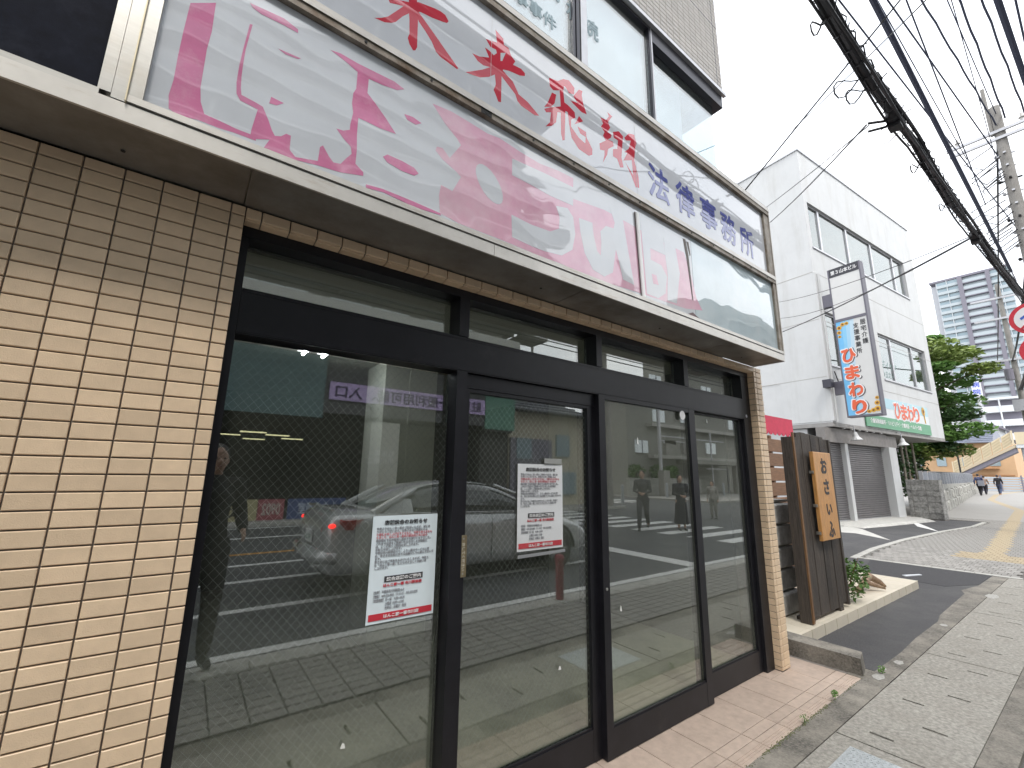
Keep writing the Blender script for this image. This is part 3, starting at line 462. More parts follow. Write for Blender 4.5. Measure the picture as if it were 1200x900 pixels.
part('top_frame', MB().box(.262, 4.60, -.275, -.2355, 3.852, 3.93).box(.262, 4.60, -.2755, -.268, 3.915, 3.934), m_rust, sg)
part('top_frame_lip', MB().box(.262, 4.602, -.279, -.2752, 3.890, 3.926), m_lip, sg)
part('middle_rail', MB().box(.345, 4.60, -.272, -.2355, 3.184, 3.225), m_rust, sg)
part('middle_rail', MB().box(.345, 4.601, -.276, -.2357, 3.2255, 3.25).box(.345, 4.601, -.2775, -.276, 3.215, 3.232), m_lip, sg)
part('bottom_frame', MB().box(.31, 4.60, -.270, -.2353, 2.542, 2.5645), m_lip, sg)
part('side_frame', MB().box(.277, .3085, -.262, -.2352, 2.542, 3.85).box(.312, .345, -.268, -.2354, 2.565, 3.85), m_steel, sg)
part('side_frame_edge', MB().box(.3085, .3118, -.275, -.2356, 2.54, 3.85), mat('edge_cream', (.66, .58, .40), .4, metal=.3), sg)
part('side_frame', MB().box(4.502, 4.601, -.2665, -.2357, 3.2505, 3.8515).box(4.546, 4.601, -.2665, -.2357, 2.565, 3.1835), m_rust, sg)
part('side_plate', MB().box(4.6015, 4.609, -.272, -.003, 2.54, 3.93), m_lip, sg)
for k in range(13):
    x = .95 + k * .29
    part('rail_bolt', MB().cyl((x, -.2755, 3.20), .006, .004, 'y', 8), m_dark, sg)
part('rail_joint', MB().box(1.50, 1.56, -.2735, -.271, 3.186, 3.2245), m_dark, sg)
def poly_part(name, polys, y, m, par, label=None, d=.0003):
    mb = MB()
    for k, pl in enumerate(polys): mb.prism(pl, y - d - k * .00006, y)
    return part(name, mb, m, par, label)
poly_part('faded_graphic', [[(x, min(z, 3.18)) for x, z in p_] for p_ in SIGN['pinkbig']], -.2500, m_pink2, lp, 'faded pink ground with white reversed letters')
poly_part('faded_graphic', [[(x, min(z, 3.18)) for x, z in p_] for p_ in SIGN['pink']], -.2503, m_pink, lp, 'faded pink strokes at the left end')
m_acr_l = m_acr
for p_ in SIGN['white']: poly_part('reversed_letter', [[(x, min(z, 3.18)) for x, z in p_]], -.2504, m_acr, lp)
poly_part('reversed_letter_gap', SIGN['pinkhole'], -.2507, m_pink2, lp)
poly_part('torn_film', SIGN['dark'], -.2509, mat('torn_edge', (.16, .14, .13), .6), lp)
part('backlit_gap_strip', MB().hull8([(2.690, -.264, 2.57), (2.714, -.264, 2.57), (2.714, -.2512, 2.57), (2.690, -.2512, 2.57)], [(2.662, -.264, 3.13), (2.686, -.264, 3.13), (2.686, -.2512, 3.13), (2.662, -.2512, 3.13)]), mat('backlit_gap_white', (.86, .86, .86), .4), lp)  # white batten stands in for light coming through the back-lit panel gap
part('strip_shadow_gap', MB().prism([(2.652, 3.13), (2.6615, 3.13), (2.6895, 2.57), (2.684, 2.57)], -.2556, -.2536), mat('gap_brown', (.12, .10, .10), .7), lp)
part('torn_flap', MB().prism([(3.17, 2.572), (3.24, 2.60), (3.30, 2.578), (3.36, 2.567)], -.2575, -.2560), mat('flap', (.10, .05, .05), .5), lp)
names = ['brush_character'] * len(SIGN['red'])
for p_, nme in zip(SIGN['red'], names): poly_part(nme, [p_], -.2500, m_red, up)
poly_part('character_gap', SIGN['redhole'], -.2503, m_acr2, up)
part('panel_joint', MB().box(2.70, 2.703, -.2506, -.250, 3.25, 3.852), mat('joint_grey', (.5, .5, .52), .5), up)
part('panel_joint', MB().box(1.56, 1.562, -.2506, -.250, 3.25, 3.852), mat('joint_grey'), up)
for ch, (cx, cz) in zip('法律事務所', ((2.941, 3.458), (3.259, 3.469), (3.573, 3.475), (3.865, 3.464), (4.166, 3.45))):
    text(ch, .25, (cx, -.2512, cz), FX, FU, m_blue, up, 'blue_character', bold=.016, heavy=.024, fit=(.235, .255))
dp = thing('black_sign_panel', 'blank black panel in a steel frame at the left end of the canopy', 'signboard', (-1, -.15, 2.55), wc=True)
part('panel_face', MB().box(-3.2, .246, -.250, -.10, 2.556, 3.9), m_navy, dp)
part('panel_frame', MB().box(-3.2, .252, -.262, -.09, 2.536, 2.5555).box(.247, .2755, -.260, -.09, 2.556, 3.9), m_steel, dp)

# ================================================================== UPPER STOREY
ub = thing('shop_building', 'grey tiled upper storey with a band of pale reflecting windows above the signboard', 'building', (1, 3, 2.5), wc=True)
m_gt = mat('tile_grey', (.52, .49, .46), .5, var=.08, vscale=10, rnd=.06, bump=.2, bscale=200)
m_core = mat('core_wall', (.30, .29, .28), .8, var=.1, vscale=4)
m_win = glass_mat('upper_glass', 2.8, (.82, .88, .9), dirt_haze=.05)
m_pl = mat('window_frame_dark', (.05, .05, .065), .4, metal=.3)
m_alu = mat('aluminium', (.50, .50, .52), .35, metal=.7, var=.08, vscale=10)
part('lower_core', MB().box(-3.2, 4.60, .31, .32, 2.63, 3.95).box(-3.2, 4.6, .0, 9, 2.622, 3.95).box(4.705, 4.74, .31, 9, 0, 2.62).box(-3.2, .0, .32, 9, -.1, 2.62), m_core, ub)
part('spandrel', MB().box(-3.2, 4.55, .0005, .2, 3.951, 4.10), m_core, ub)
part('upper_core', MB().box(-3.2, 4.54, .012, 9, 5.375, 9.0), mat('grout_grey', (.20, .19, .18), .9), ub)
part('upper_room', MB().box(-3.2, 4.0, 3.0, 3.1, 4.1, 5.37).box(-3.2, 4.0, .3, 3.0, 4.05, 4.11), mat('upper_inside', (.42, .46, .47), .8), ub)
part('window_head', MB().box(-3.2, 4.57, -.020, .012, 5.335, 5.374), m_alu, ub)
part('head_recess', MB().box(3.372, 4.54, .012, .13, 5.20, 5.372).box(4.47, 4.539, .131, 9, 5.20, 5.372), m_pl, ub)
part('column', MB().box(2.49, 2.555, .012, .25, 4.101, 5.334), m_alu, ub)
part('window_mullion', MB().box(2.41, 2.432, .014, .10, 4.101, 5.334).box(2.446, 2.478, .014, .10, 4.101, 5.334), m_pl, ub)
part('window_mullion', MB().box(3.33, 3.352, .014, .10, 4.101, 5.334).box(-3.2, 2.408, .014, .06, 5.31, 5.334).box(2.557, 3.329, .014, .06, 5.31, 5.334), m_pl, ub)
part('window_mullion', MB().box(3.354, 3.370, .013, .098, 4.101, 5.334), m_alu, ub)
w1 = part('window_pane', MB().box(-.6, 2.408, .040, .048, 4.101, 5.31), m_win, ub)
part('window_pane', MB().box(2.556, 3.329, .040, .048, 4.101, 5.31), m_win, ub)
part('window_pane', MB().box(3.372, 4.44, .071, .079, 4.101, 5.20), m_win, ub, 'corner window pane ending without a frame')
part('window_pane', MB().box(4.432, 4.44, .080, 3.0, 4.101, 5.20), m_win, ub)
part('side_back_wall', MB().box(4.0, 4.539, 3.001, 9, 3.96, 5.20), m_core, ub)
part('sill', MB().box(-3.2, 4.56, -.01, .3, 4.085, 4.10), m_alu, ub)
m_pc = mat('window_lettering', (.34, .45, .50), .6)
part('blind', MB().box(-.6, 2.40, .10, .104, 4.101, 5.31).box(2.56, 3.32, .10, .104, 4.101, 5.31).box(3.38, 4.0, .16, .164, 4.101, 5.19), mat('window_blind_sky_tint', (.56, .65, .67), .8), ub)  # pale cyan of the sky reflection is put into the blinds' colour
text('離婚・相続', .17, (1.86, .0385, 4.80), FX, FU, m_pc, w1, 'window_lettering', bold=.01)
text('交通事故・刑事事件', .125, (1.15, .0385, 4.56), FX, FU, m_pc, w1, 'window_lettering', bold=.008)
text('過払い金回収', .125, (1.35, .0385, 4.72), FX, FU, m_pc, w1, 'window_lettering', bold=.008)
cells = []
for i in range(-32, 46):
    for j in range(0, 62):
        x0 = i * .1 + .003; x1 = min((i + 1) * .1 - .003, 4.545); z0 = 5.378 + j * .05 + .003; z1 = z0 + .044
        if i * .1 > 4.54: continue
        vis_ = x0 > 2.3 + 0 and (z0 - 5.378) < (x0 - 2.9) * .95 + .12 and x0 > 2.8
        cells.append((vis_, i, j, x0, x1, z0))
vv = sorted([c for c in cells if c[0]], key=lambda c: c[3] * .6 + (c[5] - 5.4))[:300]; keep = set((c[1], c[2]) for c in vv)
rest = MB()
for c in cells:
    if (c[1], c[2]) in keep: tile(c[3], c[5], c[4] - c[3], .044, ub, y=.0, m=m_gt, d=.013)
    elif c[1] > 14: rest.box(c[3], c[4], .0, .013, c[5], c[5] + .044)
    elif c[1] > -20 and c[2] % 1 == 0 and c[1] % 6 == 0: rest.box(c[3], c[3] + .594, .0, .013, c[5], c[5] + .044)
part('tile_field', rest, m_gt, ub, kind='stuff')
part('expansion_joint', MB().box(4.452, 4.458, -.0015, .012, 5.378, 8.5).box(-3.2, 4.546, -.0015, .012, 6.174, 6.180), m_pl, ub)
# ================================================================== GROUND
m_asph = mat('asphalt', (.062, .061, .064), .85, var=.45, vscale=90, bump=.8, bscale=220, stain=(.115, .112, .108), stain_lo=.45, stain_hi=.75, stain_fac=.75, stain_scale=1.1)
m_road = mat('road_asphalt', (.075, .077, .082), .8, var=.22, vscale=1.2, bump=.7, bscale=160, stain=(.12, .12, .12), stain_lo=.5, stain_hi=.8, stain_fac=.5, stain_scale=1.5)
m_ft = mat('floor_tile', (.46, .365, .30), .5, var=.12, vscale=18, rnd=.07, bump=.3, bscale=150, stain=(.30, .23, .19), stain_lo=.5, stain_hi=.85, stain_fac=.6, stain_scale=5)
m_gut = mat('gutter_cover', (.30, .285, .252), .85, var=.38, vscale=38, rnd=.05, bump=1, bscale=120, stain=(.20, .18, .15), stain_lo=.45, stain_hi=.8, stain_fac=.6, stain_scale=3.5)
m_strip = mat('old_concrete', (.135, .125, .108), .9, var=.6, vscale=60, bump=1, bscale=90, stain=(.36, .33, .28), stain_lo=.42, stain_hi=.7, stain_fac=.8, stain_scale=2.6)
m_pav = mat('paver_grey', (.27, .258, .24), .85, var=.22, vscale=30, rnd=.16, bump=.7, bscale=100, stain=(.20, .19, .17), stain_lo=.5, stain_hi=.8, stain_fac=.5, stain_scale=1.3)
m_pavbase = mat('paver_joint', (.13, .125, .115), .95, var=.2, vscale=20)
m_kerb = mat('kerb_concrete', (.42, .41, .38), .85, var=.2, vscale=10, bump=.5, bscale=80, stain=(.25, .24, .21), stain_lo=.5, stain_hi=.8, stain_fac=.5, stain_scale=4)
m_white = mat('road_paint', (.70, .70, .68), .7, var=.1, vscale=10, stain=(.25, .25, .25), stain_lo=.58, stain_hi=.8, stain_fac=.8, stain_scale=9)
m_yel = mat('tactile_yellow', (.36, .29, .19), .8, var=.12, vscale=20, rnd=.08)
def slope(x): return 0 if x < 26 else min(.28, (x - 26) * .28 / 32)
struct('ground', MB().box(-400, 900, -500, 500, -.9, -.2), mat('ground_far', (.20, .20, .19), .9, var=.2, vscale=.2))
struct('road', MB().box(-60, 60, -13.0, -2.33, -.25, -.13).box(18.4, 27.2, -70, -13.0, -.25, -.1305), m_road)
# sidewalk base: concrete bed under everything, gently rising far off
mb = MB(); xs = [-12, 26, 34, 42, 50, 58, 140]
for xa, xb in zip(xs[:-1], xs[1:]):
    za, zb = slope(xa), slope(xb); y0a, y1a = -2.15, 14
    mb.add([(xa, y0a, -.3), (xb, y0a, -.3), (xb, y1a, -.3), (xa, y1a, -.3), (xa, y0a, za - .022), (xb, y0a, zb - .022), (xb, y1a, zb - .022), (xa, y1a, za - .022)], [(4, 5, 6, 7), (0, 1, 5, 4)])
sw = struct('sidewalk', mb, m_pavbase)
# far pavement (single blocks no longer to be told apart)
m_pfar = mat('paving_far', (.29, .28, .265), .85, var=.12, vscale=25, stain=(.22, .215, .20), stain_lo=.5, stain_hi=.8, stain_fac=.5, stain_scale=.8, aniso=(1, 3, 1))
mb = MB()
for xa, xb in zip(xs[1:-1], xs[2:]):
    za, zb = slope(xa) - .001, slope(xb) - .001
    mb.add([(xa, -2.15, za), (xb, -2.15, zb), (xb, 9.5, zb), (xa, 9.5, za)], [(0, 1, 2, 3)])
struct('far_pavement', mb, m_pfar)
m_ptex = m_pav
def forecourt_y(x):        # pale kerb between the pavers and the asphalt forecourt
    pts = [(11.2, 1.45), (13, 1.60), (15.6, 1.64), (19, 1.50), (22, 1.26), (24.5, 1.3)]
    for (x0, y0), (x1, y1) in zip(pts, pts[1:]):
        if x <= x1: return y0 + (y1 - y0) * (x - x0) / (x1 - x0)
    return 9
def yellow(x, y):
    c = [(13.2, -.05), (15, .0), (17, .12), (20, .35), (24.2, .62), (34, 1.25), (46, 3.6)]
    if x < 13.2: return False
    if 13.2 <= x <= 14.4 and -.75 <= y <= .42: return True
    for (x0, y0), (x1, y1) in zip(c, c[1:]):
        if x <= x1:
            yy = y0 + (y1 - y0) * (x - x0) / (x1 - x0); return abs(y - yy) < .17
    return False
pv = MB().cbox(0, .2015, 0, .0985, -.03, 0, .004, 'z+').mesh('paver', m_pav); pvy = MB().cbox(0, .2015, 0, .0985, -.03, 0, .004, 'z+').mesh('paver', m_yel)
cand = []
x = 11.42; row = 0
while x < 26:
    y = -2.12
    while y < 1.9 if x < 24.4 else y < 9:
        lim = forecourt_y(x) if x < 24.5 else 9
        off = .052 * (row % 2)
        if y + off + .1 < lim - .06 and not (x < 12.1 and y < -.72): cand.append((x, y + off))
        y += .105
    x += .2075; row += 1
x = -2.0; row = 0
while x < 12.0:
    y = -2.12
    while y + .1 < -1.26:
        cand.append((x, y)); y += .105
    x += .2075; row += 1
def seen(x, y): return x > 11 and x < 26 and y > -.9 and (y + 1.8) / (x - .586) > -.01
cand.sort(key=lambda c: (0 if (seen(*c) and c[0] < 14) else 1, c[0]))
rest = MB(); resty = MB(); nk = 0
for (x, y) in cand:
    yl = yellow(x + .1, y + .05)
    if nk < 300 and seen(x, y):
        link('paver', pvy if yl else pv, sw, (x, y, rr.uniform(-.0015, .001))); nk += 1
    else: (resty if yl else rest).add([(x, y, -.012), (x + .2015, y, -.012), (x + .2015, y + .0985, -.012), (x, y + .0985, -.012), (x + .003, y + .003, 0), (x + .1985, y + .003, 0), (x + .1985, y + .0955, 0), (x + .003, y + .0955, 0)],
              [(4, 5, 6, 7), (0, 1, 5, 4), (1, 2, 6, 5), (2, 3, 7, 6), (3, 0, 4, 7)])
part('paver_field', rest, m_pav, sw, kind='stuff'); part('tactile_paver_field', resty, m_yel, sw, kind='stuff', label='worn yellow tactile paving blocks')
mb = MB()
for (x0, y0), (x1, y1) in zip([(26, .75), (34, 1.25), (46, 3.6), (58, 4.6)], [(34, 1.25), (46, 3.6), (58, 4.6), (80, 5)]):
    mb.add([(x0, y0 - .17, slope(x0) + .003), (x1, y1 - .17, slope(x1) + .003), (x1, y1 + .17, slope(x1) + .003), (x0, y0 + .17, slope(x0) + .003)], [(0, 1, 2, 3)])
part('tactile_strip', mb, m_yel, sw)
# kerb line round the forecourt, and the cross kerb
mb = MB(); px_ = [11.2 + k * .6 for k in range(23)]
for a_, b_ in zip(px_, px_[1:]):
    ya, yb = forecourt_y(a_), forecourt_y(b_)
    part('edging_stone', MB().hull8([(a_ + .006, ya - .06, -.05), (b_ - .006, yb - .06, -.05), (b_ - .006, yb + .06, -.05), (a_ + .006, ya + .06, -.05)], [(a_ + .006, ya - .06, .004), (b_ - .006, yb - .06, .004), (b_ - .006, yb + .06, .004), (a_ + .006, ya + .06, .004)]), m_kerb, sw)
for k in range(4): part('edging_stone', MB().box(11.28, 11.40, -.70 + k * .53 + .004, -.70 + (k + 1) * .53 - .004, -.05, .006), m_kerb, sw)
# pale kerbstone block at the corner of the gutter
part('corner_slab', MB().cbox(11.28, 12.07, -1.25, -.705, -.05, .007, .006, 'z+'), m_gut, sw)
# roadside kerb
for k in range(40):
    x = -6 + k * .6
    part('kerbstone', MB().cbox(x + .004, x + .596, -2.33, -2.155, -.25, .004, .012, 'z+'), m_kerb, sw)
struct('road_gutter', MB().box(-60, 60, -2.78, -2.331, -.2, -.1265), m_kerb)
# gutter covers with slots, and the concrete strips beside them
struct('old_concrete_strip', MB().box(-2, 5.2, -.549, -.402, -.05, .0).box(5.0, 5.4, -.549, -.3, -.05, -.003).prism([(5.2, -.549), (11.27, -.549), (11.27, -.38), (10.15, -.37), (9.52, -.28), (9.30, -.345), (7.70, -.375), (7.38, -.415), (6.5, -.41), (5.9, -.43), (5.2, -.42)], -.05, .0, plane='xy'), m_strip)
struct('outer_concrete_strip', MB().box(-2, 11.27, -1.25, -1.112, -.05, .0005), m_strip)
gk = 0; slot_m = m_dark
xj = [-.34, 1.81, 3.965, 6.085, 8.2, 10.3, 11.27]
for a_, b_ in zip(xj, xj[1:]):
    mb = MB(); rows = ((-.790, -.675), (-.965, -.850))
    # plate built round its slots so each slot is a real opening
    slots = []
    x = a_ + .17
    while x < b_ - .1:
        slots.append((x, rows[0])); 
        if x + .335 < b_ - .1: slots.append((x + .335, rows[1]))
        x += .70
    slots.sort(); cur = a_ + .007
    for (sx_, (ya, yb)) in slots:
        mb.box(cur, sx_ - .0115, -1.108, -.557, -.12, .001)
        mb.box(sx_ - .0115, sx_ + .0115, -1.108, ya, -.12, .001); mb.box(sx_ - .0115, sx_ + .0115, yb, -.557, -.12, .001); cur = sx_ + .0115
    mb.box(cur, b_ - .007, -1.108, -.557, -.12, .001)
    part('gutter_cover', mb, m_gut, sw)
part('gutter_bed', MB().box(-2, 11.27, -1.11, -.555, -.21, -.20), slot_m, sw)  # bed coloured black: shade inside the slots is put into its colour
part('checker_plate', MB().box(3.32, 3.86, -1.02, -.66, -.002, .004), mat('checker_plate', (.52, .55, .56), .35, metal=.5, var=.2, vscale=60, bump=1, bscale=220), sw)
mb = MB()
for i in range(22):
    for j in range(15): mb.bar((3.33 + i * .0245, -1.01 + j * .0235, .0045), (3.342 + i * .0245, -1.004 + j * .0235 if (i + j) % 2 else -1.018 + j * .0235, .0045), .005, .003)
part('plate_pattern', mb, mat('checker_plate'), sw, kind='stuff')
# entrance floor tiles
en = struct('entrance_floor', MB().box(.6, 5.04, -.402, .16, -.08, -.006).box(4.745, 5.0, -.402, .35, -.08, -.0062), m_grout)
def ft(x0, x1, y0, y1, name='floor_tile', m=None):
    k = (name, round(x1 - x0, 3), round(y1 - y0, 3))
    if k not in TM:
        mb = MB().cbox(0, x1 - x0, 0, y1 - y0, -.01, 0, .0015, 'z+')
        if name == 'nosing_tile':
            for q in (.020, .036, .052): mb.box(.006, x1 - x0 - .006, q, q + .006, 0, .0022)
        TM[k] = mb.mesh(name, m or m_ft)
    link(name, TM[k], en, (x0, y0, rr.uniform(-.0005, .0005)))
x = .77
jx = [.74 + .3033 * k for k in range(15)]
for a_, b_ in zip(jx, jx[1:]):
    b2 = min(b_, 5.035); 
    if a_ > 5.0: break
    yt = .09 if a_ < 4.3 else (-.006 if a_ < 4.65 else .30)
    if 4.3 < a_ < 4.6: ft(a_ + .0025, 4.594, -.002, .09)
    ft(a_ + .0025, b2 - .0025, -.232, yt); 
    ft(a_ + .0025, b2 - .0025, -.303, -.237); ft(a_ + .0025, b2 - .0025, -.400, -.308, 'nosing_tile')
# low kerb block and asphalt patch, building next door's tiled platform
kb = single('concrete_kerb_block', MB().hull8([(5.045, -.40, -.05), (5.24, -.36, -.05), (5.24, .42, -.05), (5.02, .42, -.05)], [(5.05, -.39, .118), (5.235, -.35, .118), (5.235, .42, .125), (5.025, .42, .125)]), m_strip,
            'low mossy concrete kerb between the pink entrance tiles and the asphalt', 'kerb')
struct('asphalt_patch', MB().prism([(5.235, -.42), (5.9, -.43), (6.5, -.41), (7.38, -.415), (7.70, -.375), (9.30, -.345), (9.52, -.28), (10.15, -.37), (11.27, -.38), (11.27, 1.45), (11.27, 6), (5.235, 6)], -.06, -.001, plane='xy'), m_asph)
struct('forecourt_asphalt', MB().prism([(11.2, 1.51)] + [(11.2 + k * .6, forecourt_y(11.2 + k * .6) + .058) for k in range(1, 23)] + [(24.4, 7), (11.2, 7)], -.06, -.0012, plane='xy'), m_asph)
pt = thing('tiled_platform', 'low cream tiled platform carrying the dark wooden sign board', 'platform', (7, .5, 0), wc=True)
m_ct = mat('cream_tile', (.66, .60, .49), .4, var=.05, vscale=8, rnd=.05, stain=(.45, .40, .32), stain_lo=.55, stain_hi=.85, stain_fac=.5, stain_scale=4)
part('platform_core', MB().hull8([(5.25, .13, -.03), (9.12, .09, -.03), (9.12, 1.5, -.03), (5.25, 1.5, -.03)], [(5.25, .13, .092), (9.12, .09, .092), (9.12, 1.5, .092), (5.25, 1.5, .092)]), m_grout, pt)
for k in range(13):
    xa = 5.25 + k * .3; xb = min(xa + .296, 9.14); yf = .125 - .04 * (xa - 5.25) / 3.87
    if xb <= xa: break
    part('platform_tile', MB().box(xa, xb, yf, yf + .04, -.02, .1), m_ct, pt)
    for j in range(4): part('platform_tile', MB().box(xa, xb, yf + .042 + j * .3, yf + .042 + j * .3 + .296, .0925, .1), m_ct, pt)
part('asphalt_seam_patch', MB().prism([(9.75, .9), (11.27, 1.2), (11.27, -.37), (10.2, -.36), (9.62, -.1)], -.0011, .0025, plane='xy'), mat('asphalt_darker', (.043, .042, .045), .85, var=.4, vscale=90, bump=.8, bscale=220), sw)
for k, (x, y, w_, h_) in enumerate(((5.55, -.50, .12, .05), (9.25, -.62, .34, .10), (5.05, -.49, .16, .06), (7.2, -.50, .10, .05), (5.32, -.46, .05, .03))):
    part('mortar_smear', MB().prism([(x, y), (x + w_ * .5, y - h_ * .3), (x + w_, y + h_ * .1), (x + w_ * .9, y + h_ * .8), (x + w_ * .4, y + h_), (x + w_ * .1, y + h_ * .6)], .0008, .0022, plane='xy'), mat('mortar_smear', (.36, .35, .325), .9, var=.3, vscale=60), sw)
# road markings (sheets 4 mm up)
ZM = -.126
def mark(x0, x1, y0, y1, m=None, nm='lane_line'): struct(nm, MB().box(x0, x1, y0, y1, -.131, ZM), m or m_white)
mark(-40, 14.2, -2.95, -2.81, nm='road_edge_line')
for y in (-4.33, -5.9, -7.18): mark(-9, 7.6 if y > -5 else 6.0, y - .07, y + .07)
mark(-30, 8, -8.42, -8.27, mat('paint_orange', (.55, .27, .05), .7, var=.1, vscale=9), 'centre_line')
mark(-30, 6, -10.75, -10.6); mark(-30, 6, -12.77, -12.65)
mark(8.3, 8.72, -8.2, -2.98, nm='stop_line')
for k in range(11): mark(11.9, 15.0, -3.95 - k * .95 - .42, -3.95 - k * .95, nm='crossing_stripe')
for k in range(7): mark(16.6 + k * 1.25, 17.15 + k * 1.25, -18.6, -15.9, nm='crossing_stripe')
# leftover white wedge ramps of the forecourt
m_ramp = mat('ramp_concrete', (.48, .47, .44), .8, var=.15, vscale=8, stain=(.3, .3, .28), stain_lo=.5, stain_hi=.8, stain_fac=.5, stain_scale=3)
WEDGE1 = [(17.72, 3.71), (17.91, 3.48), (17.4, 3.02), (15.08, 1.8), (15.95, 2.76), (15.84, 3.13)]
WEDGE2 = [(21.78, 2.77), (21.58, 2.57), (18.78, 1.55), (20.05, 2.28)]
# ================================================================== NEXT DOOR: wooden board, blocks, fence, awning
m_wd = mat('charred_wood', (.046, .037, .031), .65, var=.45, vscale=10, aniso=(14, 14, .9), rnd=.45, bump=.8, bscale=60, stain=(.13, .10, .075), stain_lo=.48, stain_hi=.72, stain_fac=.85, stain_scale=5, streak=(14, 14, .7))
m_wd2 = mat('brown_edge_wood', (.20, .105, .045), .6, var=.35, vscale=12, aniso=(12, 12, 1), bump=.5, bscale=60)
m_plate = mat('plate_wood', (.56, .285, .095), .45, var=.22, vscale=9, aniso=(8, 8, 1), bump=.3, bscale=60, stain=(.42, .18, .05), stain_lo=.5, stain_hi=.75, stain_fac=.6, stain_scale=4, streak=(12, 12, .8))
bd = thing('wooden_sign_board', 'tall dark timber board of vertical planks standing on the tiled platform', 'sign board', (6.2, .25, .1), wc=True)
zt = [1.93, 1.985, 1.995, 1.99, 1.985, 1.98, 1.975, 1.955]
for k in range(8):
    xa = 5.735 + k * .1235; part('plank', MB().cbox(xa + .0015, xa + .1215, .185 + (.004 if k % 2 else 0), .232, .135 if k < 7 else .16, zt[k], .004, 'y-'), m_wd, bd)
part('edge_post', MB().box(5.690, 5.7335, .170, .272, .10, 1.93), m_wd, bd)
part('edge_batten', MB().box(5.698, 5.731, .155, .1695, .11, 1.975), m_wd2, bd)
part('back_planks', MB().box(5.736, 6.72, .235, .268, .14, 1.93), m_wd, bd)
part('edge_post', MB().box(6.725, 6.77, .175, .30, .13, 1.95), m_wd, bd)
part('foot', MB().box(5.78, 5.86, .20, .34, .1, .134).box(6.48, 6.58, .18, .34, .1, .134), m_wd, bd)
npl = part('name_plate', MB().cbox(6.055, 6.545, .115, .150, .855, 1.785, .006, 'y-'), m_plate, bd, 'varnished light wood plate with black brush lettering')
for (cx, cz, c, w_, h_) in ((6.31, 1.635, 'お', .17, .17), (6.32, 1.41, 'さ', .15, .17), (6.325, 1.17, 'い', .15, .12), (6.32, .965, 'ふ', .17, .17)):
    text(c, .2, (cx, .1135, cz), FX, FU, m_ink, npl, 'brush_letter', bold=.018, heavy=.04, fit=(w_, h_))
for z in (1.55, 1.20, .92): part('bracket', MB().box(6.035, 6.056, .125, .165, z, z + .03).cyl((6.03, .14, z + .015), .008, .01, 'x', 8), m_steel, npl)

m_blk = mat('concrete_block', (.33, .325, .31), .9, var=.3, vscale=14, rnd=.12, bump=1, bscale=70, stain=(.07, .07, .07), stain_lo=.45, stain_hi=.68, stain_fac=.85, stain_scale=6)
bs = thing('stacked_block_wall', 'five rough grey concrete blocks stacked behind the dark timber board', 'wall', (5.85, .55, .1), wc=True)
m_blk2 = mat('block_light', (.50, .49, .47), .9, var=.3, vscale=9, rnd=.1, bump=1, bscale=70, stain=(.16, .155, .15), stain_lo=.55, stain_hi=.8, stain_fac=.7, stain_scale=5)
for k in range(5):
    z = .10 + k * .226
    part('concrete_block', MB().cbox(5.45 + .01 * (k % 2), 6.15, .42 + .008 * ((k * 3) % 4), .70, z + .006, z + .220, .018, 'y-'), m_blk2, bs)
part('cap_stone', MB().box(5.44, 6.16, .455, .72, 1.236, 1.262), m_conc, bs)
fw = thing('brown_plank_fence', 'fence of wide orange-brown horizontal boards behind the stacked blocks', 'fence', (7.4, 1.3, 0), wc=True)
m_bp = mat('brown_boards', (.22, .115, .06), .6, var=.25, vscale=8, aniso=(1, 8, 8), rnd=.12, bump=.3, bscale=50)
for k in range(9): part('board', MB().cbox(6.3, 9.4, 1.30, 1.325, .12 + k * .222, .12 + k * .222 + .196, .004, 'y-'), m_bp, fw)
for x in (6.4, 7.9, 9.3): part('post', MB().box(x, x + .06, 1.326, 1.39, .09, 2.15), m_bp, fw)
aw = thing('red_awning', 'small red fabric awning with a scalloped hem behind the tiled pilaster', 'awning', (11, 3, 2.6), wc=True)
m_awn = mat('awning_red', (.62, .05, .10), .7, var=.08, vscale=6)
part('canopy', MB().hull8([(10.2, 2.5, 2.60), (11.86, 2.5, 2.60), (11.86, 3.6, 3.25), (10.2, 3.6, 3.25)], [(10.2, 2.5, 2.625), (11.86, 2.5, 2.625), (11.86, 3.6, 3.275), (10.2, 3.6, 3.275)]).box(10.2, 11.86, 2.49, 2.5, 2.48, 2.82), m_awn, aw)
for k in range(8): part('scallop', MB().prism([(10.2 + k * .2075, 2.479), (10.4 + k * .2075, 2.479), (10.37 + k * .2075, 2.43), (10.3 + k * .2075, 2.41), (10.23 + k * .2075, 2.43)], 2.49, 2.5), m_awn, aw)
part('frame_arm', MB().bar((10.25, 3.6, 2.62), (10.25, 2.52, 2.62), .025).bar((11.8, 3.6, 2.62), (11.8, 2.52, 2.62), .025), m_alu, aw)
sh = thing('neighbour_shop', 'low dark-fronted shop behind the red awning', 'building', (9, 5, 0), wc=True)
part('shop_wall', MB().box(4.76, 12.2, 3.6, 9, -.1, 2.75), mat('plaster_offwhite', (.62, .60, .56), .85, var=.08, vscale=3), sh)
part('shop_door', MB().box(7.2, 9.0, 3.57, 3.605, 0, 2.1), m_pl, sh)
part('eave', MB().box(4.76, 12.3, 3.3, 9.1, 2.751, 2.83), m_conc, sh)

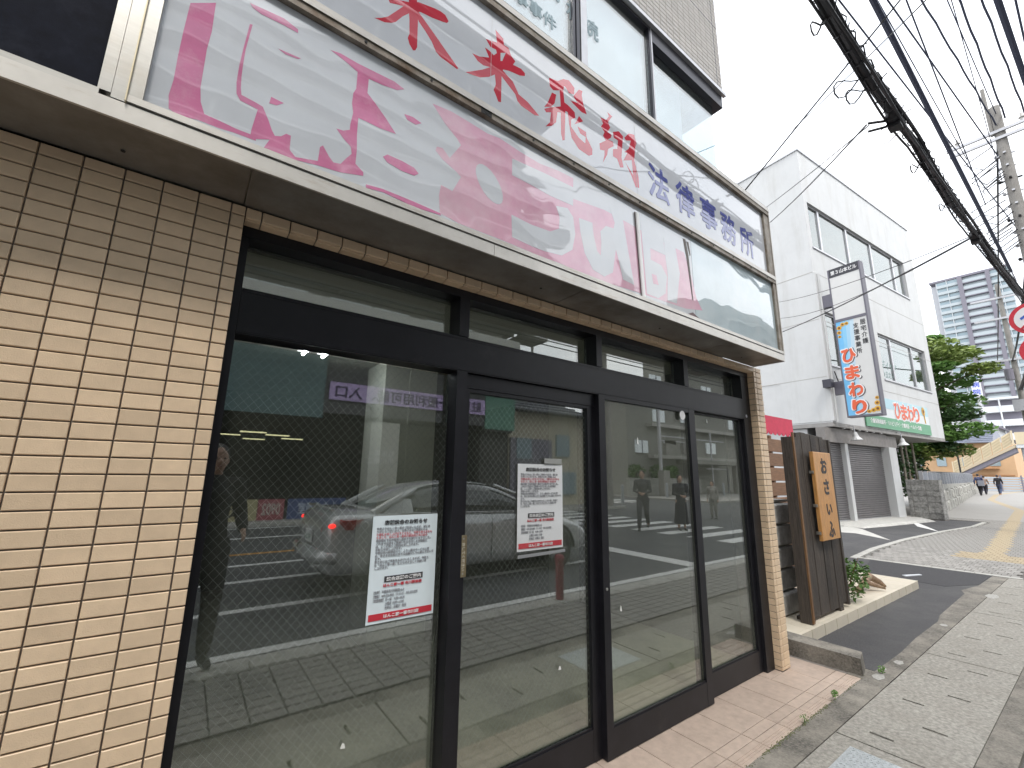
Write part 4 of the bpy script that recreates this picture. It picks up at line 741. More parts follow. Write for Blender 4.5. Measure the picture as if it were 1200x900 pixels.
# plants by the board
m_leaf = mat('leaf_green', (.10, .20, .045), .55, var=.4, vscale=30, rnd=.2, spec=.3); m_leafd = mat('leaf_dark', (.048, .105, .030), .6, var=.45, vscale=3)
m_leafy = mat('leaf_yellowgreen', (.20, .27, .06), .55, var=.35, vscale=2)
def leaf_cloud(mb, c, r, n, sz, rg, mi=0, flat=1.0):
    for _ in range(n):
        while True:
            p = Vector((rg.uniform(-1, 1), rg.uniform(-1, 1), rg.uniform(-1, 1)))
            if p.length < 1: break
        p = Vector((c[0] + p.x * r[0], c[1] + p.y * r[1], c[2] + p.z * r[2]))
        u = Vector((rg.gauss(0, 1), rg.gauss(0, 1), rg.gauss(0, .6) * flat)).normalized(); w = u.cross(Vector((rg.gauss(0, 1), rg.gauss(0, 1), rg.gauss(0, 1)))).normalized()
        s = sz * rg.uniform(.6, 1.3)
        mb.add([p - u * s, p + w * s * .42 , p + u * s, p - w * s * .42 ], [(0, 1, 2, 3)], mi)
g = random.Random(11)
bu = thing('potted_bush', 'small leafy green bush growing beside the timber board on the cream platform', 'plant', (7.1, .32, .1), wc=True)
mb = MB(); 
for k in range(7):
    a_ = k * .9; mb.tube([(7.02, .30, .1), (7.02 + .08 * math.cos(a_), .30 + .06 * math.sin(a_), .28), (7.05 + .2 * math.cos(a_), .28 + .14 * math.sin(a_), .40 + .03 * k)], [.006, .004, .002], 5)
part('stem', mb, m_wd2, bu)
mb = MB(); leaf_cloud(mb, (7.06, .26, .34), (.26, .18, .24), 520, .030, g); leaf_cloud(mb, (7.26, .22, .42), (.16, .12, .12), 150, .028, g)
part('leaves', mb, m_leaf, bu, kind='stuff')
dw = single('driftwood', MB().tube([(7.45, .30, .14), (7.62, .30, .20), (7.85, .32, .22), (8.05, .34, .24), (8.18, .27, .17), (8.22, .22, .115)], [.02, .035, .045, .05, .035, .015], 8).tube([(7.75, .31, .21), (7.9, .24, .17), (8.0, .17, .13)], [.03, .028, .012], 7).tube([(7.55, .30, .18), (7.5, .38, .13)], [.025, .015], 6),
            mat('driftwood', (.25, .17, .11), .8, var=.4, vscale=20, bump=1, bscale=50), 'gnarled piece of driftwood lying on the cream tiled platform beside the bush', 'driftwood', smooth=True)
for nme, lab, c, n_, s_ in (('weed', 'bright green weed growing in the joint at the edge of the ribbed tiles', (4.42, -.41, .03), 60, .018), ('weed', 'thin grassy weed at the corner of the low concrete kerb block', (5.22, -.47, .02), 40, .02), ('weed', 'tiny yellow-green weed beside the pink nosing tile', (3.92, -.405, .012), 40, .012)):
    mb = MB(); leaf_cloud(mb, (c[0], c[1], c[2] + .012), (.045, .022, .026), n_, s_ * .62, g); mb.tube([(c[0], c[1], 0), (c[0] + .005, c[1], c[2] + .02)], .002, 5)
    single(nme, mb, m_leaf, lab, 'weed', group='weeds in the joints')
mb = MB()
for k in range(420):
    x = g.choice((g.uniform(2.6, 5.1), g.uniform(3.4, 4.3))); mb.ball((x, -.406 + g.gauss(0, .007), .0), g.uniform(.002, .008), .003, .002, 5, 3)
o_ = single('moss', mb, mat('moss', (.10, .11, .035), .9, var=.4, vscale=60), 'moss along the joint between pink tiles and old concrete', 'moss'); o_['kind'] = 'stuff'
del o_['category']

# ================================================================== WHITE BUILDING (local u along its front, v back, origin at its left corner)
A0 = R(-5.3); O0 = Vector((18.58, 3.76, 0)); ua = Vector((math.cos(A0), math.sin(A0), 0)); va = Vector((-math.sin(A0), math.cos(A0), 0))
wb = thing('white_building', 'three storey white rendered building with strip windows, shutters below and green-banded banner', 'building', O0, A0)
m_wh = mat('white_render', (.63, .64, .645), .85, var=.04, vscale=1.5, stain=(.44, .43, .40), stain_lo=.5, stain_hi=.8, stain_fac=.5, stain_scale=.9, streak=(2.2, 2.2, .35), bump=.3, bscale=30)
m_shut = mat('shutter_grey', (.20, .192, .195), .5, metal=.3, var=.1, vscale=4)
m_ug = glass_mat('far_window_glass', 2.6, (.5, .58, .58), dirt_haze=.05)
H = 14.3; Lb = 11.0; SF = 3.42
def wallrects(mb, u0, u1, z0, z1, holes, v0, v1):
    us = sorted(set([u0, u1] + [h[0] for h in holes] + [h[1] for h in holes])); zs = sorted(set([z0, z1] + [h[2] for h in holes] + [h[3] for h in holes]))
    for a_, b_ in zip(us, us[1:]):
        run = None
        for c_, d_ in zip(zs, zs[1:]):
            cx, cz = (a_ + b_) / 2, (c_ + d_) / 2
            if any(h[0] < cx < h[1] and h[2] < cz < h[3] for h in holes):
                if run: mb.box(a_, b_, v0, v1, run[0], run[1]); run = None
            else: run = (run[0], d_) if run else (c_, d_)
        if run: mb.box(a_, b_, v0, v1, run[0], run[1])
holes = [(.26, 9.62, 10.18, 12.1), (.30, 1.55, 5.55, 7.62), (5.05, 10.35, 5.6, 7.62)]
mb = MB(); wallrects(mb, 0, Lb, SF, H, holes, 0, .3); part('front_wall', mb, m_wh, wb)
part('side_wall', MB().box(0, .3, .3, 9.5, SF, H).box(Lb - .3, Lb, .3, 9.5, SF, H).box(.3, Lb - .3, 9.2, 9.5, SF, H).box(-.0, .3, 2.6, 9.5, -.1, SF), m_wh, wb)
part('roof', MB().box(.3, Lb - .3, .3, 9.2, H - .5, H - .3), m_conc, wb)
part('roof_coping', MB().box(-.04, Lb + .04, -.04, .34, H, H + .07).box(-.04, .34, .34, 9.5, H, H + .07), m_alu, wb)
part('corner_pier', MB().box(-.015, .18, -.06, 1.6, SF + .05, 9.05), m_wh, wb)
for z in (5.05, 9.06, 7.2): part('render_joint', MB().box(.18, Lb, -.004, .001, z, z + .02).box(-.019, -.012, .0, 9.5, z, z + .02), mat('render_joint', (.45, .44, .42), .9), wb)
part('ground_storey', MB().box(.1, 4.5, .9, 9.4, -.1, SF - .15), m_wh, wb)
part('floor_soffit', MB().box(0, Lb, 0, 9.2, SF - .14, SF - .003), mat('soffit_grey', (.34, .33, .32), .8, var=.15, vscale=3), wb)
part('upper_floor', MB().box(.3, Lb - .3, .3, 9.2, 8.4, 8.6).box(.3, Lb - .3, .3, 9.2, SF, SF + .15).box(.3, Lb - .3, 4.0, 4.1, SF + .2, 8.4).box(.3, Lb - .3, 4.0, 4.1, 8.6, H - .5), mat('office_inside', (.42, .42, .38), .8), wb)
def window(u0, u1, z0, z1, ms, lab=None):
    w = part('window', MB().box(u0, u1, .08, .16, z0, z0 + .07).box(u0, u1, .08, .16, z1 - .07, z1).box(u0, u0 + .06, .08, .16, z0 + .07, z1 - .07).box(u1 - .06, u1, .08, .16, z0 + .07, z1 - .07), m_alu, wb, lab)
    for m_ in ms: part('mullion', MB().box(m_ - .07, m_ + .07, .07, .17, z0 + .07, z1 - .07), m_alu, w)
    ed = [u0 + .06] + [q for m_ in ms for q in (m_ - .07, m_ + .07)] + [u1 - .06]
    for a_, b_ in zip(ed[::2], ed[1::2]): part('pane', MB().box(a_, b_, .115, .125, z0 + .07, z1 - .07), m_ug, w)
    part('sill', MB().box(u0 - .03, u1 + .03, -.04, .10, z0 - .06, z0 - .001), m_alu, w)
    return w
window(.26, 9.62, 10.18, 12.1, [1.22, 3.62, 6.0, 8.4], 'upper strip window with five panes')
window(.30, 1.55, 5.55, 7.62, [], 'narrow window half hidden behind the blade sign')
w2 = window(5.05, 10.35, 5.6, 7.62, [6.45, 8.85])
text('デイケア', .42, (5.25, .112, 6.25), FX, FU, mat('window_print', (.25, .36, .34), .6), w2, 'window_lettering')
w2.children  # lettering is written in the building's own axes
text('ひまわり', .36, (5.2, .112, 5.85), FX, FU, mat('window_print'), w2, 'window_lettering')
for (a_, b_) in ((6.5, 8.75), (8.95, 10.2)):
    part('blind', MB().box(a_ + .05, b_, .22, .24, 5.75, 7.5), mat('blind', (.55, .6, .58), .8), wb)
    for k in range(4): part('blind_slat_gap', MB().box(a_ + .05, b_, .215, .2195, 5.95 + k * .4, 6.0 + k * .4), m_alu, wb)
# ground floor: shutters, fascia, pillar
part('fascia', MB().box(-.4, 4.62, .12, .4, 2.74, 3.24), mat('fascia_grey', (.24, .225, .215), .7, var=.15, vscale=5), wb)
part('fascia', MB().box(4.621, 5.6, .13, .4, 2.76, 3.2), mat('fascia_grey'), wb)
part('pillar', MB().box(4.42, 5.12, .02, .62, .05, 2.74), m_wh, wb, 'white painted pillar right of the shutters')
part('pillar', MB().box(1.0, 1.22, .14, .3, .05, 2.74), m_wh, wb, 'slim white post between the two shutters')
part('shutter_case', MB().box(-.5, 4.42, .62, .8, 2.2, 2.9), m_dark, wb)
for (a_, b_) in ((-1.2, .995), (1.225, 4.41)):
    n_ = 34; mb = MB()
    for k in range(n_):
        z = .10 + k * (2.62 / n_); h_ = 2.62 / n_
        mb.add([(a_, .30, z), (b_, .30, z), (a_, .275, z + h_ * .25), (b_, .275, z + h_ * .25), (a_, .275, z + h_ * .75), (b_, .275, z + h_ * .75), (a_, .305, z + h_ * .97), (b_, .305, z + h_ * .97)], [(0, 1, 3, 2), (2, 3, 5, 4), (4, 5, 7, 6)])
    mb.box(a_, b_, .31, .34, .08, 2.74)
    part('roller_shutter', mb, m_shut, wb)
    part('shutter_rail', MB().box(a_, b_, .26, .34, .03, .099), m_alu, wb)
part('side_jamb', MB().box(-1.5, -1.2, .1, .5, 0, 2.74), m_wh, wb)
part('plinth', MB().hull8([(-1.3, -.25, -.06), (5.3, -.9, -.06), (5.3, .9, -.06), (-1.3, .9, -.06)], [(-1.3, .10, .05), (5.3, -.35, .06), (5.3, .9, .09), (-1.3, .9, .09)]), m_ramp, wb)
def lamp(u, z0):
    l = part('spot_lamp', MB().tube([(u, .0, z0 - .02), (u, -.14, z0 - .06), (u, -.16, z0 - .30)], .02, 7), m_alu, wb)
    part('lamp_shade', MB().tube([(u, -.16, z0 - .28), (u, -.17, z0 - .44), (u, -.18, z0 - .56)], [.06, .10, .20], 12), mat('lamp_shade', (.62, .62, .62), .35, metal=.3), l)
lamp(1.15, SF - .02); lamp(6.3 - 1.0, SF - .02)
for u in (.9, 1.5, 2.1, 2.7, 3.3, 4.0): part('soffit_light', MB().cyl((u, .06, SF - .18), .05, .05, 'z', 8), m_sticker, wb)
part('drain_pipe', MB().tube([(.14, -.09, SF), (.14, -.09, 9.0)], .045, 8).tube([(.14, -.09, 4.0), (.3, -.02, 3.6)], .03, 6), m_wh, wb)
part('camera_box', MB().box(-.26, -.02, -.2, .06, 4.62, 4.9), m_pl, wb)
part('conduit', MB().tube([(.5, -.05, 5.3), (.62, -.09, 4.9), (.3, -.05, 4.7)], .018, 6), m_dark, wb)
# banner along the overhang (turned so its lettering faces the street)
bn = part('banner', MB().box(2.55, 9.15, -.06, -.02, 3.46, 3.92), mat('banner_green', (.14, .37, .22), .5, var=.05, vscale=4), wb, 'green strip with small white lettering')
part('banner_top', MB().box(3.6, 9.1, -.055, -.02, 3.921, 4.72), mat('banner_white', (.72, .76, .78), .5), bn)
part('banner_sky', MB().box(3.6, 9.1, -.058, -.0555, 4.30, 4.72), mat('banner_sky', (.45, .66, .74), .5), bn)
text('介護保険相談所・リハビリデイ・介護用品・ヘルパー派遣', .20, (2.9, -.063, 3.69), FX, FU, m_inkw, bn, 'small_lettering', bold=.01, fit=None, sx=.98)
m_or = mat('letter_orange', (.75, .12, .045), .45); m_yf = mat('flower_yellow', (.74, .42, .04), .5)
for k, c in enumerate('ひまわり'):
    text(c, .8, (5.65 + k * .68, -.060, 4.28), FX, FU, m_inkw, bn, 'letter_outline', bold=.05, heavy=.05, fit=(.78, .80))
    text(c, .8, (5.65 + k * .68, -.066, 4.28), FX, FU, m_or, bn, 'banner_letter', bold=.025, heavy=.04, fit=(.66, .68))
def sunflower(par, o, xd, ud, r, nrm, nm='sunflower'):
    xd = Vector(xd); ud = Vector(ud); o = Vector(o); nrm = Vector(nrm); mb = MB(); n_ = 11
    for k in range(n_):
        t = 2 * math.pi * k / n_; d = xd * math.cos(t) + ud * math.sin(t); s_ = xd * -math.sin(t) + ud * math.cos(t)
        a_ = [o + d * r * .35 - s_ * r * .13, o + d * r * .7 - s_ * r * .2, o + d * r, o + d * r * .7 + s_ * r * .2, o + d * r * .35 + s_ * r * .13]
        mb.add(a_ + [q + nrm * .004 for q in a_], [(0, 1, 2, 3, 4), (9, 8, 7, 6, 5)])
    p = part(nm, mb, m_yf, par)
    q = MB(); c_ = [o + nrm * .008 + (xd * math.cos(t) + ud * math.sin(t)) * r * .42 for t in [2 * math.pi * k / 10 for k in range(10)]]
    q.add(c_ + [v - nrm * .006 for v in c_], [tuple(range(10)), tuple(range(19, 9, -1))]); part('flower_disc', q, mat('flower_brown', (.20, .07, .02), .6), p if par.parent is None else par)
sunflower(bn, (8.55, -.064, 4.5), (1, 0, 0), (0, 0, 1), .22, (0, -1, 0))
part('stalk', MB().bar((8.6, -.062, 3.96), (8.55, -.062, 4.4), .05, .004), m_yf, bn)

# ---- blade sign (faces left along the street), local axes: face plane at u=0
bl = thing('projecting_sign', 'tall projecting box sign with orange lettering on sky blue and sunflowers, over the sidewalk', 'sign', (18.68, 3.70, 3.5), A0)
m_bf = mat('blade_frame', (.14, .135, .165), .5, metal=.2, var=.08, vscale=4)
m_bp2 = mat('blade_panel', (.66, .66, .65), .4, var=.03, vscale=2); m_bs = mat('blade_sky', (.26, .55, .80), .4)
YB, YF = -.36, -1.36          # inner and outer edge
part('sign_case', MB().box(0, .26, YF, YB, .04, 5.46), m_bf, bl)
fr = MB()
fr.box(-.02, .0, YF, YF + .045, .04, 5.46).box(-.02, .0, YB - .045, YB, .04, 5.46).box(-.02, .0, YF + .045, YB - .045, .04, .10).box(-.02, 0, YF + .045, YB - .045, 3.44, 3.54)
part('sign_frame', fr, m_bf, bl)
part('header', MB().box(-.018, 0, YF + .045, YB - .045, 5.14, 5.46), mat('header_black', (.03, .03, .04), .4), bl)
part('blank_panel', MB().box(-.008, 0, YF + .045, YB - .045, 3.54, 5.14), m_bp2, bl)
sp = part('picture_panel', MB().box(-.008, 0, YF + .045, YB - .045, .10, 3.44), m_bp2, bl)
SX, SU = (0, -1, 0), (0, 0, 1)
# sky-blue ground fading out towards the outer edge, in soft steps
for k, (w_, c_) in enumerate(((.18, (.16, .48, .80)), (.30, (.24, .55, .80)), (.42, (.36, .60, .78)), (.54, (.50, .65, .76)))):
    z1_ = 3.44 - (.0 if k < 2 else .15 * (k - 1)); part('sky_ground', MB().prism([(YB - .045, .10), (YB - .045, 3.44), (YB - .045 - w_, 3.44), (YB - .045 - w_ * .75, 1.8), (YB - .045 - w_ * .9, .6), (YB - .045 - w_ * 1.2, .10)], -.0095 - (3 - k) * .0008, -.008, plane='yz'), mat('sky_tone_%d' % k, c_, .4), sp)
text('第３山本ビル', .2, (-.021, (YB + YF) / 2, 5.30), SX, SU, m_inkw, bl, 'white_lettering', bold=.012, fit=(.80, .16))
for k, c in enumerate('ひまわり'):
    cz = 2.18 - k * .60; cy = -.36 - .045 - .25 - .055 * k * .6
    text(c, .6, (-.0125, cy - .025, cz - .02), SX, SU, mat('letter_shadow', (.10, .09, .10), .6), sp, 'letter_shadow', bold=.05, heavy=.06, fit=(.50, .58))
    text(c, .6, (-.0145, cy, cz), SX, SU, m_inkw, sp, 'letter_outline', bold=.045, heavy=.06, fit=(.49, .57))
    text(c, .6, (-.0170, cy, cz), SX, SU, m_or, sp, 'orange_letter', bold=.03, heavy=.045, fit=(.42, .49))
for k, c in enumerate('居宅介護'): text(c, .2, (-.0125, YF + .17, 3.26 - k * .225), SX, SU, m_ink, sp, 'black_letter', bold=.01, fit=(.16, .19))
for k, c in enumerate('支援事業所'): text(c, .2, (-.0125, YF + .38, 3.18 - k * .225), SX, SU, m_ink, sp, 'black_letter', bold=.01, fit=(.16, .19))
for (y, z, r_) in ((-.49, 3.22, .09), (-.60, 3.32, .08), (-.72, 3.33, .07), (-.47, 3.05, .08), (-.47, 2.9, .06), (YF + .12, .26, .10), (YF + .24, .22, .08), (YF + .11, .45, .09), (YF + .36, .19, .07), (YF + .10, .62, .06)):
    sunflower(sp, (-.0125, y, z), (0, -1, 0), (0, 0, 1), r_, (-1, 0, 0))
for z in (4.35, 1.12): part('bracket', MB().box(.02, .24, YB, .12, z - .24, z + .22), m_bf, bl)

# ---- things round the forecourt
gw = thing('garden_block_wall', 'short weathered concrete block wall right of the white building', 'wall', (23.8, 2.7, 0), R(-4))
k_ = 0
for j in range(6):
    for i in range(2):
        for (x0, x1, y0, y1) in (((0, .25, -.42 + i * .42 + .004, i * .42 - .004),)): pass
for j in range(7):
    z = .03 + j * .21
    for i in range(2):
        y0 = -.47 + i * .42
        part('wall_block', MB().cbox(-.006 * ((i + j) % 2), .45, y0 + .005, y0 + .415, z, z + .203, .008, 'x-'), m_blk, gw)
    part('wall_block', MB().cbox(0, .45, .38, .52, z, z + .203, .008, 'x-'), m_blk, gw)
part('mortar_core', MB().box(.012, .44, -.46, .51, -.1, 1.49), m_grout, gw)
fn = thing('sheet_fence', 'long blue-grey corrugated sheet fence above the rough stone base', 'fence', (25.5, 3.05, 0), R(5.6))
m_sheet = mat('fence_sheet', (.27, .29, .33), .5, metal=.2, var=.12, vscale=2, rnd=.12); m_stone = mat('rough_stone', (.36, .355, .33), .9, var=.35, vscale=5, rnd=.1, bump=1, bscale=18)
for k in range(46):
    x = k * .9; z_ = slope(26 + x)
    part('fence_panel', MB().box(x + .01, x + .88, -.02 - .015 * (k % 2), .03, 1.05 + z_, 1.80 + z_), m_sheet, fn)
    mb = MB()
    for q in range(4): mb.box(x + .08 + q * .22, x + .16 + q * .22, -.055, -.036, 1.06 + z_, 1.78 + z_)
    part('panel_rib', mb, m_sheet, fn)
for k in range(24): part('fence_post', MB().box(k * 1.8 - .03, k * 1.8 + .03, -.07, .06, .9 + slope(26 + k * 1.8), 1.86 + slope(26 + k * 1.8)), m_alu, fn)
mb = MB()
for k in range(40):
    x = k * 1.02
    for j in range(2):
        z_ = slope(26 + x); dz = .02 * ((k * 7 + j * 3) % 5)
        part('base_stone', MB().cbox(x + .01 + .4 * j, x + 1.0 + .4 * j, -.30 + .04 * j - .03 * ((k + j) % 3), .2, z_ - .05 + j * .48, z_ + .42 + j * .48 + dz, .06, 'y-'), m_stone, fn)
part('base_core', MB().box(0, 42, -.15, .2, -.2, 1.28), m_stone, fn)
fn.location.z = 0
wp = thing('bare_metal_poles', 'row of thin rusty metal poles standing in front of the dark shrubs', 'poles', (26.6, 4.2, 0), wc=True)
for k, (x, y, h_) in enumerate(((25.3, 4.0, 3.9), (26.2, 3.95, 3.5), (27.2, 3.9, 4.4), (28.4, 4.0, 4.0), (29.4, 3.95, 4.2), (24.9, 4.3, 3.2), (27.8, 4.4, 3.6))):
    part('pole', MB().cyl((x, y, .9), .05, h_ - .9, 'z', 8), mat('pole_beige', (.36, .32, .26), .6, metal=.3, var=.2, vscale=5), wp)
pk = thing('ramp_markings', 'two pale concrete wedge ramps on the asphalt forecourt', 'ramps', (15, 2.6, 0), wc=True)
part('painted_line', MB().prism(WEDGE1, -.0012, .003, plane='xy'), m_ramp, pk)
part('painted_line', MB().prism(WEDGE2, -.0012, .003, plane='xy'), m_white, pk)
part('ramp', MB().hull8([(17.4, 3.0, -.06), (23.3, 2.3, -.06), (23.4, 2.9, -.06), (17.6, 3.6, -.06)], [(18.0, 3.1, .06), (22.6, 2.45, .09), (23.0, 2.9, .10), (18.0, 3.6, .10)]), m_ramp, pk)
single('litter_slip', MB().prism([(9.95, .40), (10.3, .28), (10.33, .32), (10.0, .46)], .0, .012, plane='xy'), mat('litter', (.6, .62, .66), .5), 'crumpled pale slip of litter on the asphalt by the paver edge', 'litter')
# ================================================================== TREES AND SHRUBS
m_bark = mat('bark', (.12, .09, .065), .9, var=.3, vscale=8, bump=1, bscale=20)
def tree(loc, h, cr, lab, n=9000, seed=1, name='tree', sz=.14, group=None, lean=0, cz=.62, ch=.42):
    g = random.Random(seed); t = thing(name, lab, 'tree', loc, 0, group)
    mb = MB(); mb.tube([(0, 0, 0), (.1, 0, h * .25), (.0 + lean * .4, .1, h * .5), (lean * .8, .1, h * .8)], [.24, .19, .13, .05], 9)
    cl = []
    for k in range(78):
        a_ = g.uniform(0, 6.28); rr_ = cr * math.sqrt(g.uniform(.02, 1.1)); z = h * (cz + ch * g.uniform(-.95, .85)); sq = math.sqrt(max(.08, 1 - ((z / h - cz) / (ch * 1.05)) ** 2))
        c = Vector((lean + rr_ * math.cos(a_) * sq, rr_ * math.sin(a_) * sq, z)); cl.append(c)
        st = Vector((lean * .4, .05, min(h * .7, z * .72))); mb.tube([st, (st + c) / 2 + Vector((0, 0, .25)), c], [.07, .045, .015], 5)
    part('trunk', mb, m_bark, t, smooth=True)
    crn = MB()
    for i, c in enumerate(cl):
        r_ = cr * g.uniform(.10, .26); far_ = (c - Vector((lean, 0, h * cz))).length / cr; tone = (2 if g.random() < .5 * far_ else 0) if g.random() < .72 else 1
        leaf_cloud(crn, c, (r_ * 1.5, r_ * 1.5, r_ * .62), n // 78, sz, g, tone, .6)
    part('crown', crn, [m_leaf, m_leafd, m_leafy], t, kind='stuff')
    return t
tree((33.5, 4.75, .05), 10.4, 3.3, 'large broadleaf tree with drooping light green sprays right of the white building', 30000, 5, sz=.15, cz=.62, ch=.36)
tree((31, 8.6, .05), 9.5, 2.6, 'darker tree half hidden behind the white building', 5000, 8, sz=.17)
for k, (x, y, r_, h_) in enumerate(((27.5, 5.3, 1.5, 3.6), (30.0, 5.6, 1.5, 3.9), (32.6, 5.5, 1.5, 3.4))):
    g = random.Random(40 + k); s_ = thing('shrub', ['dark flowering shrub with white blossoms nearest the white pillar', 'dark flowering shrub between the other two behind the sheet fence', 'dark flowering shrub farthest right behind the sheet fence'][k], 'shrub', (x, y, .2), 0, 'flowering shrubs behind the fence')
    mb = MB(); 
    for q in range(6): mb.tube([(0, 0, 0), (.3 * math.cos(q), .3 * math.sin(q), h_ * .5), (.8 * math.cos(q), .8 * math.sin(q), h_ * .8)], [.04, .03, .01], 5)
    part('stem', mb, m_bark, s_)
    mb = MB(); leaf_cloud(mb, (0, 0, h_ * .55), (r_, r_, h_ * .46), 2600, .11, g); part('foliage', mb, m_leafd, s_, kind='stuff')
    mb = MB()
    for q in range(26): mb.ball((g.uniform(-r_, r_) * .75, -r_ * .75 * g.uniform(.6, 1), h_ * g.uniform(.25, .85)), .07, .07, .06, 6, 4)
    part('blossoms', mb, mat('blossom', (.72, .70, .74), .6), s_, kind='stuff')

# ================================================================== FAR BUILDINGS
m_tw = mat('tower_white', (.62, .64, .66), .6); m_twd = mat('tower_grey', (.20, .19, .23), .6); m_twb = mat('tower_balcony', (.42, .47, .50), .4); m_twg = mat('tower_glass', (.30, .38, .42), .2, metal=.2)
tw = thing('high_rise_tower', 'very tall apartment tower with a dark grey balcony column up its middle', 'tower', (250, 20.6, 0), wc=True)
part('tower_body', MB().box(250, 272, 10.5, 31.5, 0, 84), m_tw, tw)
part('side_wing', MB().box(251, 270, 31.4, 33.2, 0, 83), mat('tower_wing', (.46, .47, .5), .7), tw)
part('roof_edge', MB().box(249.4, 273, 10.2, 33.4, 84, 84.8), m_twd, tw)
nf = 29
for k in range(nf):
    z = 84 - (k + 1) * 2.88
    if z < 6: break
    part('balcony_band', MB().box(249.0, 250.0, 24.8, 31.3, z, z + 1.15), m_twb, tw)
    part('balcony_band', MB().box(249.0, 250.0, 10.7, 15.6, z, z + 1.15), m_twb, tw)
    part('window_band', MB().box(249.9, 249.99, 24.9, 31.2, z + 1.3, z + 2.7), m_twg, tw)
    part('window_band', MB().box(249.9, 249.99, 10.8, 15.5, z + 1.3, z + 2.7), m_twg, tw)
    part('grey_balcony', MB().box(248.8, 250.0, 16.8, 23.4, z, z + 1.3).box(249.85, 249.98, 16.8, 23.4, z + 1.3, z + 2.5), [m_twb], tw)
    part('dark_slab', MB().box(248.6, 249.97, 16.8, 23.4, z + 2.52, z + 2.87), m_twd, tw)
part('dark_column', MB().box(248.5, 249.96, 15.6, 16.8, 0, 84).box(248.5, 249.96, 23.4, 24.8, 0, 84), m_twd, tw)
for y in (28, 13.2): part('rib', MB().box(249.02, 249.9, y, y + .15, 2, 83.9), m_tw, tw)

ap = thing('white_balcony_block', 'lower white apartment block with stacked balconies in front of the tower', 'building', (130, 12, 0), wc=True)
part('block_body', MB().box(130, 142, 6.7, 12.3, 0, 17.2), m_tw, ap)
for k in range(6):
    z = 1.2 + k * 2.75
    part('balcony', MB().box(128.6, 130, 6.9, 12.0, z, z + 1.05).box(128.5, 130, 6.8, 12.1, z - .2, z - .01), mat('balcony_white', (.7, .72, .74), .5), ap)
    part('recess', MB().box(129.9, 129.98, 7.0, 11.9, z + 1.06, z + 2.5), m_twd, ap)
part('down_pipe', MB().cyl((128.4, 9.6, 0), .12, 17.6, 'z', 8), mat('balcony_white'), ap)
part('roof_slab', MB().box(128.2, 142.5, 6.4, 12.5, 17.21, 17.6), mat('balcony_white'), ap)
st2 = thing('hospital_sign', 'small vertical white sign with three blue characters above the tree edge', 'sign', (95, 13.3, 9), wc=True)
part('sign_face', MB().box(95, 95.4, 8.1, 9.1, 13.9, 17.3), mat('balcony_white'), st2)
for k, c in enumerate('総病院'): text(c, 1.0, (94.98, 8.6, 16.7 - k * 1.08), (0, -1, 0), (0, 0, 1), mat('sign_blue', (.10, .14, .62), .5), st2, 'blue_letter', bold=.02, fit=(.8, .8))
part('mast', MB().box(95.1, 95.3, 8.4, 8.8, 0, 13.9), m_alu, st2)
oh = thing('orange_house', 'orange rendered house with a blue-grey tiled roof behind the footbridge stairs', 'house', (88, 10, 0), wc=True)
m_oran = mat('render_orange', (.58, .375, .215), .8, var=.08, vscale=.5)
part('wall', MB().box(88, 98, 5.7, 16.5, 0, 6.5), m_oran, oh)
part('roof', MB().hull8([(86.8, 7.2, 6.51), (99, 7.2, 6.51), (99, 17.4, 6.51), (86.8, 17.4, 6.51)], [(91, 7.4, 8.5), (95, 7.4, 8.5), (95, 17.0, 8.5), (91, 17.0, 8.5)]), mat('roof_tile_blue', (.20, .22, .28), .6, var=.2, vscale=1, bump=1, bscale=3), oh)
for k in range(7): part('roof_course', MB().bar((86.75 + k * .6, 7.25, 6.56 + k * .284), (86.75 + k * .6, 17.3, 6.56 + k * .284), .12), mat('roof_tile_blue'), oh)
part('string_course', MB().box(87.9, 87.99, 5.95, 16.4, 2.1, 2.25), mat('trim_orange', (.40, .21, .10), .8), oh)
for y in (7.0, 9.6, 12.2, 14.6): part('window', MB().box(87.9, 87.98, y, y + 1.0, 3.4, 4.6), m_twg, oh)
part('small_roof', MB().box(87, 88, 7.2, 10.4, 3.0, 3.15), mat('trim_orange'), oh)
hb = thing('far_white_house', 'white gabled house whose roof shows above the orange house', 'house', (112, 14, 0), wc=True)
part('wall', MB().prism([(8.8, 0), (17.5, 0), (17.5, 10.5), (13.2, 12.9), (8.8, 10.4)], 112, 120, plane='yz'), m_tw, hb)
part('roof', MB().bar((115.6, 13.2, 13.0), (115.6, 8.0, 10.05), 9.4, .25), m_twd, hb)
fb = thing('footbridge_stairs', 'cream panelled stair flight of a footbridge rising to the right', 'footbridge', (80, 8, 0), wc=True)
m_cr = mat('cream_panel', (.62, .53, .37), .55, var=.05, vscale=1)
def onx(y): return 80
P0_, P1_ = (80, 12.1, 1.9), (80, 6.5, 5.9)
for k in range(6):
    f0, f1 = k / 6, (k + 1) / 6; ya, yb = 10.3 - 5.4 * f0, 10.3 - 5.4 * f1; za, zb = 2.3 + 3.45 * f0, 2.3 + 3.45 * f1
    part('parapet_panel', MB().prism([(ya - .04, za), (yb + .04, zb), (yb + .04, zb + 1.5), (ya - .04, za + 1.5)], 79.9, 80, plane='yz'), m_cr, fb)
    for q in range(4): part('panel_rail', MB().bar((79.86, ya - .1, za + .3 + q * .32), (79.86, yb + .1, zb + .3 + q * .32), .05), mat('cream_dark', (.52, .43, .28), .6), fb)
part('parapet_post', MB().box(79.8, 80.05, 4.75, 4.9, 5.75, 7.4).box(79.8, 80.05, 10.3, 10.42, 2.2, 3.8), m_cr, fb)
